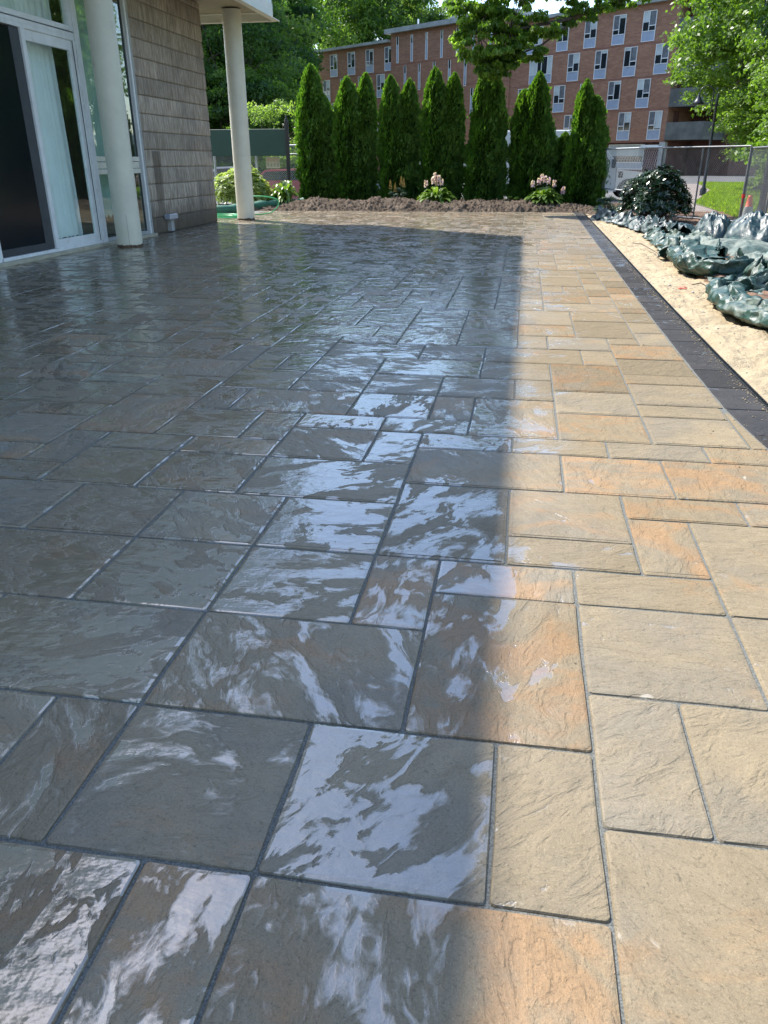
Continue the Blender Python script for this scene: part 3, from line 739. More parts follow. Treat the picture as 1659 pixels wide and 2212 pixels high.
M['frame'] = simple('white_window_frame', (.72, .72, .70), .5, .05, 2)
M['wglass'] = simple('dark_window_glass', (.02, .024, .03), .08, .3, .6, spec=.8)
M['blind'] = simple('pale_roller_blind', (.46, .50, .49), .8, .12, 1)
M['drape'] = simple('dark_window_drape', (.13, .14, .15), .8, .3, 3)

bb = empty('brick_building', (0, 97.43, 0), -0.64720)
tag(bb, 'long red brick apartment building with white windows behind the arborvitae hedge', 'building')
MB().box((-36.5, 0, 3.05), (-22.1, 12, 14.80)).box((-22.1, -.12, 3.05), (-3.05, 12.3, 15.66)).box((-3.05, 0, 3.05), (16.45, 12, 14.80)).build('wall', M['brick'], bb)
g_ = MB().box((-36.4, .5, -.3), (16.3, 11, 3.05)); g_.build('ground_floor', M['brickdark'], bb)
bands = MB()
for z in (11.62, 8.78, 5.94): bands.box((-36.52, -.02, z-.10), (-22.1, 0, z-.02)).box((-22.12, -.14, z-.10+.7), (-3.05, -.12, z-.02+.7)).box((-3.05, -.02, z-.10), (16.47, 0, z-.02))
bands.box((-36.53, -.05, 2.95), (16.48, .4, 3.05)); bands.build('brick_band', M['brickband'], bb)
MB().box((-37.3, -.6, 14.80), (-22.3, 12.6, 15.10)).box((-22.7, -.75, 15.66), (-2.5, 13, 16.15)).box((-2.9, -.5, 14.80), (16.95, 12.5, 15.12)).build('roof', M['roofedge'], bb)
MB().box((-14, 1.5, 16.15), (-8, 7, 16.8)).build('roof_plant', M['roofedge'], bb)
MB().box((-20.6, 3, 16.1), (-20.45, 3.15, 17.4)).build('vent_pipe', M['alu'], bb)
for u in (16.0, 5.9, -1.2, -9.5, -17): MB().box((u, -.04, -.3), (u+.6, .5, 2.95)).build('pillar', M['pilaster'], bb)
# shared window meshes
def mesh_of(mb, mat):
    me = bpy.data.meshes.new('piece'); me.from_pydata(mb.v, [], mb.f); me.materials.append(mat); return me
WM = {}
def wset(w, h, flip, style):
    key = (w, h, flip, style)
    if key in WM: return WM[key]
    f = MB(); t = .055; sp = .84; d0, d1 = -.07, .03
    L = []
    f.box((0, d0, 0), (w, d1, t)); f.box((0, d0, h-t), (w, d1, h)); f.box((0, d0, t), (t, d1, h-t)); f.box((w-t, d0, t), (w, d1, h-t))
    if style == 'wide':
        f.box((t, d0, sp), (w-t, d1, sp+t))
        for x in (w*.33, w*.52, w*.78): f.box((x, d0, sp+t), (x+t, d1, h-t))
    else:
        mid = w*.47; f.box((t, d0, sp), (w-t, d1, sp+t)); f.box((mid, d0, sp+t), (mid+t, d1, h-t))
        a, b = (t, mid) if not flip else (mid+t, w-t); f.box((a, d0, sp+.42), (b, d1, sp+.42+t*1.3))
    L.append(('frame', mesh_of(f, M['frame'])))
    L.append(('spandrel_panel', mesh_of(MB().box((t, -.03, t), (w-t, 0, sp)), M['spandrel'])))
    L.append(('pane', mesh_of(MB().box((t, -.01, sp+t), (w-t, .02, h-t)), M['wglass'])))
    mid = w*.5; L2 = []
    bl = MB()
    if style == 'wide':
        L2 = [('blind', mesh_of(MB().box((t, -.02, sp+t), (w*.33, -.011, h-t)), M['blind'])), ('blind', mesh_of(MB().box((w*.78+t, -.02, sp+t), (w-t, -.011, h-t)), M['blind']))]
    else:
        a, b = (mid+.03, w-t) if not flip else (t, mid-.03)
        lowz = {'full': sp+t+.1, 'half': sp+t+(h-sp)*.42, 'none': h-t-.25}[style.split('_')[0]]
        bl.box((a, -.02, lowz), (b, -.011, h-t)); L2 = [('blind', mesh_of(bl, M['blind']))]
        a, b = (t, mid) if not flip else (mid+.05, w-t)
        L2.append(('drape', mesh_of(MB().box((a, -.02, sp+.5), (b, -.011, h-t)), M['drape'])))
    WM[key] = L + L2; return WM[key]
def far_window(u, z0, w, h, flip, style, y=0.0):
    L = wset(w, h, flip, style); r = None
    for nm, me in L:
        o = bpy.data.objects.new('window' if r is None else nm, me); COL.objects.link(o)
        if r is None: o.parent = bb; o.location = (u, y, z0); r = o
        else: o.parent = r
wr = random.Random(3)
pick = lambda: wr.choice(['half', 'half', 'full', 'none'])
for r_, (z0, us) in enumerate([(11.70, [12.67, 9.43, 6.18, 2.85]), (8.86, [14.38, 11.02, 7.72, 4.45]), (6.02, [12.86, 9.60, 6.25, 2.98]), (3.17, [14.52, 11.15, 7.8, 4.6])]):
    for u in us: far_window(u, z0, 1.40, 2.53, wr.random() < .35 if r_ != 3 else False, pick())
far_window(-.45, 8.88, 2.93, 2.55, False, 'wide'); far_window(-1.5, 11.72, 2.5, 2.5, False, 'wide'); far_window(-1.8, 6.03, 1.45, 2.48, False, 'half'); far_window(-1.0, 3.17, 1.45, 2.5, False, 'full')
for z0, us in [(11.74, [-34.1, -30.5, -26.9, -23.35]), (8.80, [-35.75, -32.1, -28.45, -24.83]), (5.95, [-34.0, -30.4, -26.8, -23.3]), (3.17, [-35.7, -32.1, -28.4, -24.8])]:
    for u in us: far_window(u, z0, 1.45, 2.64, False, pick())
def slot(u, z0, h):
    o = MB().box((0, -.05, 0), (.05, .03, h)).box((.33, -.05, 0), (.38, .03, h)).box((.05, -.05, 0), (.33, .03, .06)).build('slot_window', M['frame'], bb, (u, -.12, z0))
    MB().box((.05, -.02, .06), (.33, 0, h*.70)).build('spandrel_panel', M['spandrel'], o); MB().box((.05, -.02, h*.70), (.33, 0, h)).build('pane', M['wglass'], o)
for k in range(7):
    slot(-21.09+2.48*k, 12.44, 2.83)
    slot(-19.75+2.48*k, 9.28, 2.83)
    slot(-21.09+2.48*k, 6.2, 2.83)
    slot(-19.75+2.48*k, 3.2, 2.6)
for u, w, z0, z1 in ((7.1, 2.6, .45, 2.8), (10.1, 4.1, .45, 2.8), (-.2, 5.5, .45, 2.8), (-8.6, 6.5, .45, 2.8)):
    f = MB().box((0, 0, 0), (w, .1, .08)).box((0, 0, z1-z0-.08), (w, .1, z1-z0)).box((0, 0, .08), (.08, .1, z1-z0-.08)).box((w-.08, 0, .08), (w, .1, z1-z0-.08)).box((.08, 0, .62), (w-.08, .1, .70))
    o = f.build('window', M['frame'], bb, (u, .38, z0))
    MB().box((.08, .05, .08), (w-.08, .09, .62)).build('spandrel_panel', M['spandrel'], o); MB().box((.08, .05, .70), (w-.08, .09, z1-z0-.08)).build('pane', M['wglass'], o)
    MB().box((.08, .02, 1.25), (w-.08, .04, z1-z0-.08)).build('blind', M['blind'], o)
MB().box((14.3, .42, 0), (15.9, .5, 2.6)).build('door', M['brickdark'], bb)
MB().box((14.1, -.2, 2.55), (16.0, .3, 2.7)).build('door_canopy', M['frame'], bb)
# balconies at the right-hand end
for z in (11.72, 8.86, 5.98, 3.1):
    b_ = MB().box((16.45, -.05, z), (20.2, .10, z+1.55)).box((20.05, .10, z), (20.2, 5.0, z+1.55)).box((16.45, .10, z), (20.05, 5.0, z+.25)).build('balcony', M['concrete'], bb)
    rl = MB()
    for k in range(16): rl.box((20.21+.0, .3+k*.28, z+.3), (20.23, .33+k*.28, z+1.5))
    rl.build('railing', M['screenframe'], b_)
    MB().box((16.47, 1.2, z+1.6), (16.55, 2.1, z+2.6)).build('door', M['brickdark'], b_)
MB().box((16.46, 5.0, -.2), (21, 12, 14.8)).build('rear_wing', M['brickdark'], bb)
MB().box((16.96, -.5, 14.80), (21.5, 12.5, 15.1)).build('roof', M['roofedge'], bb)

# ------------------------------------------------------------------ chain link fences
M['galv'] = simple('galvanised_steel', (.42, .44, .45), .45, .12, 8, metallic=.5, spec=.6)
M['galvdark'] = simple('dull_galvanised_post', (.13, .135, .14), .5, .2, 8, metallic=.3)
def fence_panel(a, b, z0, z1, label, pitch=.068, mid=None, group=None, post=None, mat='galv', wire=.0024, topr=.021):
    a = Vector((*a, 0)); b = Vector((*b, 0)); L = (b-a).length; d = (b-a).normalized()
    e = empty('chain_link_fence', a, math.atan2(d.y, d.x)); tag(e, label, 'fence', group)
    MB().tube([(0, 0, z1), (L, 0, z1)], topr).build('top_rail', M[mat], e)
    MB().tube([(0, 0, z0), (L, 0, z0)], topr*.9).build('bottom_rail', M[mat], e)
    if mid: MB().tube([(0, 0, mid), (L, 0, mid)], topr*.9).build('middle_rail', M[mat], e)
    for x in (0, L): MB().tube([(x, 0, -.1), (x, 0, z1)], topr).build('post', M[mat], e)
    mesh = MB(); h = z1-z0
    n = int((L+h)/pitch)
    for s_ in (1, -1):
        for k in range(n+1):
            c = k*pitch - (h if s_ == 1 else 0)
            # line x = c + s*(z-z0)
            p0, p1 = 0.0, h
            xa, xb = (c, c+h) if s_ == 1 else (c, c-h)
            def clip(x0, x1):
                t0, t1 = 0.0, 1.0
                dx = x1-x0
                ta, tb = (0-x0)/dx, (L-x0)/dx
                if ta > tb: ta, tb = tb, ta
                return max(t0, ta), min(t1, tb)
            t0, t1 = clip(xa, xb)
            if t1-t0 < .02: continue
            A_ = (xa+(xb-xa)*t0, .004*s_, z0+h*t0); B_ = (xa+(xb-xa)*t1, .004*s_, z0+h*t1)
            mesh.tube([A_, B_], wire, 4, False, False)
    o = mesh.build('wire_mesh', M[mat], e); tag(o, kind='stuff')
    return e
mp = (3.42, 22.7); pm = (4.97, 20.39)
fence_panel(mp, pm, .08, 1.68, 'chain link panel behind the dark rhododendron, ending at the heavy leaning post', pitch=.062, group='temporary fence on the right', mat='galvdark')
fence_panel((2.05, 27.9), (3.40, 22.76), .60, 1.70, 'chain link panel between the last arborvitae and the dark rhododendron', pitch=.12, group='temporary fence on the right', wire=.0040)
fence_panel((4.99, 20.33), (4.83, 17.80), .08, 1.64, 'chain link panel nearest the camera behind the tarps at the right edge', pitch=.062, group='temporary fence on the right', mat='galvdark')
fp = MB().tube([(4.965, 20.30, -.1), (4.965, 20.30, 1.66)], .034).build('fence_post', M['galvdark']); tag(fp, 'thick dark steel fence post with a red tie behind the tarps', 'post')
MB().tube([(4.965, 20.30, .60), (4.965, 20.30, .68)], .042).tube([(4.95, 20.255, .66), (4.94, 20.25, .52), (4.955, 20.25, .40)], [.012, .008, .004]).build('red_tie', simple('red_ribbon', (.55, .02, .02), .6), fp)
fp2 = MB().tube([(4.17, 21.58, -.1), (4.17, 21.58, 1.66)], .02).build('fence_post', M['galvdark']); tag(fp2, 'thin fence post at the right side of the dark rhododendron', 'post')
fence_panel((-13.2, 29.6), (-9.6, 29.3), .1, 2.05, 'chain link panel left of the cream far column', pitch=.075, mid=1.74, group='fence behind the green signboard', wire=.0026, topr=.03)
fence_panel((-9.55, 29.25), (-6.6, 28.9), .1, 1.90, 'chain link panel behind the green signboard', pitch=.075, mid=1.62, group='fence behind the green signboard', wire=.0026, topr=.03)
fp3 = MB().tube([(-11.15, 29.3, -.1), (-11.15, 29.3, 2.1)], .045).build('fence_post', M['galv']); tag(fp3, 'double galvanised fence post at the corner of the ribbed wall', 'post')
# signboard and the faded notice
M['signgreen'] = simple('dark_green_board', (.016, .055, .045), .55, .08, 2)
M['signpost'] = simple('charcoal_post', (.022, .022, .026), .5, .15, 5)
sg = empty('sign_board', (-8.23, 28.6, 0)); tag(sg, 'dark green blank sign board on a charcoal post behind the far column', 'sign')
MB().box((-2.9, -.03, 1.568), (-.03, .03, 2.41), .01).build('board', M['signgreen'], sg)
MB().box((-.03, -.05, -.1), (.09, .06, 2.66), .01).lathe([(.05, 2.66), (.06, 2.70), (.02, 2.74), (.035, 2.78), (.01, 2.83), (0, 2.84)], (.03, 0, 0), 12).build('post', M['signpost'], sg)
MB().box((-3.05, -.05, -.1), (-2.93, .06, 2.86), .01).build('post', M['signpost'], sg)
nt = MB().box((-9.12, 28.97, 1.17), (-8.62, 28.985, 1.54)).build('notice', simple('faded_cream_notice', (.50, .46, .36), .6, .1, 6)); tag(nt, 'small faded cream notice with reddish rings hung on the fence under the green board', 'notice')
rg = MB()
for k in range(4):
    cx = -9.045+.117*k; cz = 1.445
    for q in range(14):
        a0, a1 = 2*math.pi*q/14, 2*math.pi*(q+1)/14
        rg.add([(cx+r*math.cos(a)*.8, 28.966, cz+r*math.sin(a)*1.25) for a in (a0, a1) for r in (.032, .050)], [(0, 1, 3, 2)])
rg.build('rings', simple('faded_red_ink', (.55, .30, .22), .7), nt)
rg = MB()
for k in range(4):
    cx = -9.045+.117*k; rg.add([(cx-.04, 28.966, 1.22), (cx+.03, 28.966, 1.22), (cx+.04, 28.966, 1.33), (cx-.02, 28.966, 1.34)], [(0, 1, 2, 3)])
rg.build('marks', simple('faded_grey_ink', (.33, .33, .24), .7), nt)

# ------------------------------------------------------------------ vehicles
M['carwhite'] = simple('white_car_paint', (.62, .64, .66), .25, .03, 2, spec=.7)
M['carred'] = simple('red_car_paint', (.45, .09, .10), .25, .05, 2, spec=.7)
M['carglass'] = simple('car_glass', (.02, .03, .035), .06, .1, 2, spec=.9)
M['tyre'] = simple('tyre_rubber', (.018, .018, .02), .8)
M['rim'] = simple('wheel_rim', (.4, .4, .42), .35, metallic=.6)
def wheel(parent, x, y, r=.38, w=.24):
    mb = MB(); prof = [(r*.6, -w/2), (r*.97, -w/2), (r, -w/2+.03), (r, w/2-.03), (r*.97, w/2), (r*.6, w/2)]
    n = 24; vs = [(x+rr_*math.cos(2*math.pi*k/n), y+z, r+rr_*math.sin(2*math.pi*k/n)) for rr_, z in prof for k in range(n)]
    mb.add(vs, [(i*n+k, i*n+(k+1) % n, (i+1)*n+(k+1) % n, (i+1)*n+k) for i in range(5) for k in range(n)], True)
    o = mb.build('wheel', M['tyre'], parent)
    vs = [(x+r*.62*math.cos(2*math.pi*k/n), y+s_*w*.42, r+r*.62*math.sin(2*math.pi*k/n)) for s_ in (-1, 1) for k in range(n)]
    MB().add(vs, [list(range(n)), list(range(n, 2*n))[::-1]]).build('rim', M['rim'], o)
    return o
tk = empty('box_truck', (0, 33.0, 0)); tag(tk, 'white box truck parked behind the hedge, bonnet pointing right', 'truck')
MB().box((-1.6, 0, .55), (2.35, 2.2, 2.43), .04).build('cargo_box', simple('white_box_panel', (.66, .68, .68), .4, .05, 1), tk)
cab = MB(); prof = [(2.38, .42), (2.38, 1.98), (2.50, 2.02), (2.72, 1.98), (3.30, 1.30), (3.42, 1.06), (4.25, .98), (4.50, .90), (4.58, .66), (4.58, .34), (4.35, .30), (4.28, .30)]
for k in range(9):
    a = math.pi*k/8; prof.append((3.85+.43*math.cos(a), .30+.43*math.sin(a)))
prof += [(3.40, .30), (2.9, .28), (2.38, .28)]
cab.prism(prof, 1, .08, 2.02); cab.build('cab', M['carwhite'], tk)
MB().prism([(2.80, 1.93), (2.74, 1.93), (3.28, 1.30), (3.34, 1.30)], 1, .16, 1.94).build('windscreen', M['carglass'], tk)
MB().prism([(2.46, 1.32), (2.46, 1.84), (2.70, 1.84), (3.12, 1.32)], 1, .07, .078).build('side_window', M['carglass'], tk)
MB().box((3.16, -.14, 1.12), (3.30, .02, 1.44), .03).build('wing_mirror', M['tyre'], tk)
MB().box((3.45, .066, .78), (3.62, .078, 1.0)).build('vent', M['tyre'], tk)
MB().box((3.36, .072, .32), (3.372, .079, 1.2)).build('door_gap', M['tyre'], tk)
MB().prism([(2.74, 2.0), (2.70, 1.95), (3.30, 1.27), (3.36, 1.29)], 1, .06, .13).build('pillar', M['alu'], tk)
wheel(tk, 3.85, .2); wheel(tk, -.4, .2); wheel(tk, 3.85, 1.9); wheel(tk, -.4, 1.9)
def car(name, loc, rz, paint, label):
    e = empty(name, loc, rz); tag(e, label, 'car')
    body = [(-2.2, .3), (-2.25, .62), (-2.1, .88), (-1.4, .95), (-.9, 1.36), (.5, 1.40), (1.15, .98), (2.0, .82), (2.25, .6), (2.25, .3)]
    MB().prism(body, 1, -.82, .82).build('body', paint, e)
    MB().prism([(-1.25, .98), (-.85, 1.30), (.45, 1.34), (.98, .99)], 1, -.83, .83).build('side_glass', M['carglass'], e)
    MB().prism([(.55, 1.385), (.60, 1.40), (1.18, 1.0), (1.10, .99)], 1, -.7, .7).build('windscreen', M['carglass'], e)
    for x in (-1.4, 1.4):
        for y in (-.76, .76): wheel(e, x, y, .32, .2)
    for y in (-.6, .6): MB().box((2.2, y-.15, .55), (2.27, y+.15, .7), .02).build('headlight', M['frame'], e)
    return e
car('parked_car', (-9.4, 33.0, -.28), R(8), M['carred'], 'red and white parked car half hidden behind the broad-leaved plant and fence')
car('parked_car', (-12.8, 36.5, -.2), R(12), M['carwhite'], 'white parked car far left beyond the chain link fence')


# ------------------------------------------------------------------ lamps, posts and cone
M['blackmetal'] = simple('black_painted_metal', (.012, .012, .014), .35, .2, 6, spec=.6)
lp = empty('street_lamp', (7.72, 38.6, -.05)); tag(lp, 'black gooseneck lamp post standing on the grass in front of the bright green tree', 'street lamp')
MB().lathe([(.14, 0), (.14, .25), (.07, .35), (.055, 3.55), (.065, 3.6), (.05, 3.75), (.03, 3.95), (0, 4.0)], n=14).box((-.25, -.02, 3.50), (.12, .02, 3.56)).build('post', M['blackmetal'], lp)
arc = [(-.17, 0, 3.3), (-.17, 0, 3.9)] + [(-.17-.29+.29*math.cos(a), 0, 3.95+.31*math.sin(a)) for a in np.linspace(.1, math.pi, 12)] + [(-.75, 0, 3.86)]
MB().tube(arc, .022).build('arm', M['blackmetal'], lp)
MB().lathe([(.03, .14), (.05, .10), (.07, .02), (.16, -.14), (.27, -.26), (.25, -.26), (.06, 0)], (-.75, 0, 3.82), 18).build('lamp_shade', M['blackmetal'], lp)
MB().lathe([(.0, -.2), (.1, -.22), (.13, -.15), (.06, -.02), (0, 0)], (-.75, 0, 3.82), 12).build('bulb', M['frame'], lp)
dp = MB().lathe([(.16, 0), (.16, .12), (.12, .18), (.095, .4), (.085, 2.4), (.08, 5.5)], (6.62, 24.9, -.06), 12).build('street_lamp', M['blackmetal']); tag(dp, 'dark lamp column beside the grey tree trunk at the right edge', 'street lamp')
cn = empty('traffic_cone', (5.62, 22.3, -.04)); tag(cn, 'orange topped traffic cone behind the fence at the right edge', 'cone')
MB().lathe([(.19, 0), (.19, .03), (.13, .04), (.12, .20), (.10, .36)], n=20).build('sleeve', simple('grey_white_sleeve', (.40, .40, .39), .6), cn)
MB().lathe([(.10, .36), (.085, .37), (.055, .58), (.05, .62), (0, .62)], n=20).build('cone_top', simple('orange_plastic', (.85, .10, .015), .45), cn)

# ------------------------------------------------------------------ foliage tools
def leaf_quads(P, D, Nn, L, Wd, fold=0.0):
    """rhombic leaves: P centre (n,3), D axis, Nn normal; L,Wd arrays"""
    D = D/np.linalg.norm(D, axis=1, keepdims=True); Bv = np.cross(D, Nn); Bv /= (np.linalg.norm(Bv, axis=1, keepdims=True)+1e-9)
    N2 = np.cross(Bv, D)
    L = np.broadcast_to(L, len(P))[:, None]; Wd = np.broadcast_to(Wd, len(P))[:, None]
    a = P - D*L*.5; c = P + D*L*.5 - N2*L*fold; b = P + Bv*Wd*.5 - D*L*.05 + N2*Wd*fold; d = P - Bv*Wd*.5 - D*L*.05 + N2*Wd*fold
    V = np.stack([a, b, c, d], 1).reshape(-1, 3)
    F = (np.arange(len(P))*4)[:, None] + np.arange(4)[None, :]
    return V, F
def rvec(n, g):
    v = g.normal(size=(n, 3)); return v/np.linalg.norm(v, axis=1, keepdims=True)
def leaf_mesh(name, V, F, tone, mat):
    return np_mesh(name, V, F, [mat], {'tone': ('FLOAT', np.clip(tone, 0, 1))})
def limbs(mb, base, tips, r0, g, trunk_top, bend=.15):
    base = Vector(base); tt = Vector(trunk_top)
    n = 7; pts = [base.lerp(tt, k/(n-1)) + Vector((g.normal()*bend*.3, g.normal()*bend*.3, 0))*(0 if k in (0,) else 1) for k in range(n)]
    mb.tube(pts, [r0*1.25]+[r0*(1-.75*k/(n-1)) for k in range(1, n)], 9)
    for t in tips:
        t = Vector(t); f = g.uniform(.35, .95); s_ = pts[int(f*(n-1))]; L = (t-s_).length
        mid = s_.lerp(t, .5) + Vector((g.normal()*L*.07, g.normal()*L*.07, L*.06)); r = max(r0*.38*(1-f*.5), .02)
        mb.tube([s_, s_.lerp(mid, .5), mid, mid.lerp(t, .5), t], [r, r*.8, r*.6, r*.4, r*.15], 5, False)
def crown(g, c, rad, nclump, nleaf, leaf, cl_r=.30, droop=.2, flat=.75, asp=.55, hollow=.45):
    c = np.array(c); rad = np.array(rad)
    d = rvec(nclump, g); rr_ = g.uniform(hollow, 1.0, nclump)**.6
    cc = c + d*rad*rr_[:, None]; low = cc[:, 2] < c[2]-rad[2]*.75; cc[low, 2] += rad[2]*.3
    cr_ = cl_r*rad.mean()*g.uniform(.6, 1.25, nclump); ctone = g.uniform(.1, .75, nclump)
    Ps, To, Ns = [], [], []
    for k in range(nclump):
        n = int(nleaf/nclump*g.uniform(.7, 1.3)); v = rvec(n, g); v[:, 2] = np.where(v[:, 2] < -.2, -v[:, 2]*.6, v[:, 2])
        rr2 = g.uniform(.35, 1, n)**.5*cr_[k]*(1+.25*np.sin(v[:, 0]*7+k)*np.cos(v[:, 1]*6))
        p = cc[k]+v*rr2[:, None]*np.array([1, 1, flat]); Ps.append(p); To.append(ctone[k]+g.normal(0, .13, n)+.28*v[:, 2]); Ns.append(v)
    P = np.concatenate(Ps); T_ = np.concatenate(To); Nv = np.concatenate(Ns)
    Nn = Nv*.5 + rvec(len(P), g)*.7 + np.array([0, 0, .55]); Nn /= np.linalg.norm(Nn, axis=1, keepdims=True)
    D = rvec(len(P), g) + np.array([0, 0, -droop]) + Nv*.4
    L = leaf*g.uniform(.65, 1.3, len(P))
    V, F = leaf_quads(P, D, Nn, L, L*asp, .08)
    return V, F, T_, cc
def tree_meshes(seed, h, rad, trunk_h, nclump, nleaf, leaf, mat, r0=.25, **kw):
    g = np.random.default_rng(seed)
    V, F, T_, cc = crown(g, (0, 0, h-rad[2]), rad, nclump, nleaf, leaf, **kw)
    tr_ = MB(); limbs(tr_, (0, 0, -.2), [tuple(x) for x in cc[:14]], r0, g, (g.normal()*.3, g.normal()*.3, h-rad[2]*.7))
    tm = bpy.data.meshes.new('trunk'); tm.from_pydata(tr_.v, [], tr_.f); tm.polygons.foreach_set('use_smooth', tr_.sm); tm.materials.append(M['bark'])
    return tm, leaf_mesh('crown', V, F, T_, mat)
def place_tree(name, meshes, loc, rz, sc, label, cat='tree', group=None, mat=None):
    e = empty(name, loc, rz); e.scale = (sc, sc, sc) if not isinstance(sc, tuple) else sc; tag(e, label, cat, group)
    link('trunk', meshes[0], e); link('crown', meshes[1], e); return e
def conifer_meshes(seed, h, r, n, mat, leaf=.4):
    g = np.random.default_rng(seed)
    t = g.uniform(0, 1, n)**.8; z = h*(.06+.94*(1-t)) if False else h*(.05+.95*t)
    lay = np.floor(z/h*17+g.uniform(-.25, .25, n)); ang = g.uniform(0, 2*math.pi, n)
    arms = np.sin(ang*5+lay*2.1)*.5+.5
    R_ = r*(1.02-z/h)**.85*(.55+.45*arms)*(.75+.25*np.sin(lay*1.7)); q = g.uniform(.25, 1, n)**.6
    P = np.stack([R_*q*np.cos(ang), R_*q*np.sin(ang), z-R_*q*.28], 1)
    out = np.stack([np.cos(ang), np.sin(ang), np.full(n, -.45)], 1)
    Nn = np.array([0, 0, 1.0])+rvec(n, g)*.45; L = leaf*g.uniform(.6, 1.3, n)
    V, F = leaf_quads(P, out+rvec(n, g)*.35, Nn, L, L*.38, .05)
    tr_ = MB().tube([(0, 0, -.2), (0, 0, h*.5), (0, 0, h*.97)], [.28, .16, .03], 8)
    tm = bpy.data.meshes.new('trunk'); tm.from_pydata(tr_.v, [], tr_.f); tm.materials.append(M['bark'])
    return tm, leaf_mesh('crown', V, F, .5+.25*np.sin(lay)+g.normal(0, .15, n), mat)

# ------------------------------------------------------------------ arborvitae hedge
def arborvitae(idx, x, y, w, tops, label, n=15000, bulge=1.0):
    g = np.random.default_rng(100+idx)
    e = empty('arborvitae', (x, y, float(z_mound(np.array(x), np.array(min(y, 29.)))) if y < 29.4 else 0)); tag(e, label, 'tree', None)
    z0 = e.location.z
    Ps, Ns, To = [], [], []
    core = MB()
    for (dx, dy, ht, ws) in tops:
        ht = ht-z0; m_ = int(n*ws*(ht/4)); t = g.uniform(0, 1, m_)**1.15
        ang = g.uniform(0, 2*math.pi, m_); z = ht*t
        prof = np.interp(t, [0, .06, .2, .45, .7, .88, .96, 1.0], [.88, .99, 1.04, 1.0, .86, .58, .32, .05])*w*.49*ws*bulge
        lump = 1+.12*np.sin(ang*4+z*2.3+idx)*np.cos(z*4.2-ang*2)+.34*(vnoise(ang*3.2+idx*9, z*3.4, 4)-.5)+.24*(vnoise(ang*8, z*8, 5)-.5)
        q = .80+.2*g.uniform(0, 1, m_)**.5; spike = np.where(g.uniform(0, 1, m_) < .12, g.uniform(1.04, 1.2, m_), 1.0)
        r = prof*lump*q*spike
        P = np.stack([dx*(.6+.4*t)+r*np.cos(ang), dy+r*np.sin(ang), z+g.normal(0, .02, m_)], 1)
        Ps.append(P); o_ = np.stack([np.cos(ang), np.sin(ang), np.full(m_, .35)], 1); Ns.append(o_)
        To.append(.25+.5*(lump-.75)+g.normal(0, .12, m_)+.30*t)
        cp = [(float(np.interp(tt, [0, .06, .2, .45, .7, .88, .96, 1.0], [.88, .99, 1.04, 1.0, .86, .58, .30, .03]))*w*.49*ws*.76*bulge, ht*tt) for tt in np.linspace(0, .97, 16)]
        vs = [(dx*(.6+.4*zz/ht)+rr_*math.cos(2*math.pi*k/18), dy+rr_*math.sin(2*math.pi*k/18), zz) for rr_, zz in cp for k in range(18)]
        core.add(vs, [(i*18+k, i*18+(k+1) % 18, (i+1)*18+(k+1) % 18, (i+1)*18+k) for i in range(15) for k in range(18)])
    P = np.concatenate(Ps); O = np.concatenate(Ns); T_ = np.concatenate(To)
    D = O*.35+np.array([0, 0, .75])+rvec(len(P), g)*.45                      # sprays stand up and outward
    tang = np.cross(O, np.array([0, 0, 1.0])); Nn = tang*.8+O*.35+rvec(len(P), g)*.55
    L = .10*g.uniform(.5, 1.6, len(P))
    V, F = leaf_quads(P, D, Nn, L, L*.55, .12)
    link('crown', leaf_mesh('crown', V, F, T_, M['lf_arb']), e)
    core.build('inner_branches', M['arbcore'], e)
    MB().tube([(0, 0, -.3), (0, 0, .5)], .07).build('trunk', M['bark'], e)
    return e
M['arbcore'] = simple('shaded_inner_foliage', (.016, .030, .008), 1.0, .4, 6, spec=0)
G_ = 'arborvitae hedge beyond the patio'
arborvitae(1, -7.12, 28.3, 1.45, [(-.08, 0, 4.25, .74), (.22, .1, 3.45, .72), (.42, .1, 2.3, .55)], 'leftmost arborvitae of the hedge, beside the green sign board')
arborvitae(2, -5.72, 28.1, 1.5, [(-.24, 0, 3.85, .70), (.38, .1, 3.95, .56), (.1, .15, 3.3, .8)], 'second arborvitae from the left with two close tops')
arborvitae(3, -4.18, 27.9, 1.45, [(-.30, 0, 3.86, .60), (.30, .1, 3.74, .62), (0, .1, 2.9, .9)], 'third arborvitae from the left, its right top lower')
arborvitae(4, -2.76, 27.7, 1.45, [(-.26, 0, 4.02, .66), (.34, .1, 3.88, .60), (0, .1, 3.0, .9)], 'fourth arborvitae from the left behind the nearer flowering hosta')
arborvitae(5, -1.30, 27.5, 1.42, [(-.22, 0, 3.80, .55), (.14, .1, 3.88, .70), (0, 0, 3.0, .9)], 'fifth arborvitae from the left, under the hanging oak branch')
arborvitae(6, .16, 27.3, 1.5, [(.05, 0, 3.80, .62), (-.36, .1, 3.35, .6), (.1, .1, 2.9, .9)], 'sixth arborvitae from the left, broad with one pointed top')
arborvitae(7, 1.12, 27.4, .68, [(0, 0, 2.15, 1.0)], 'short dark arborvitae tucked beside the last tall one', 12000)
arborvitae(8, 1.78, 26.9, 1.30, [(-.16, 0, 3.54, .60), (.16, .05, 3.12, .70), (-.30, 0, 2.3, .6), (.02, 0, 2.6, .95)], 'rightmost tall arborvitae, near the fence and the truck')

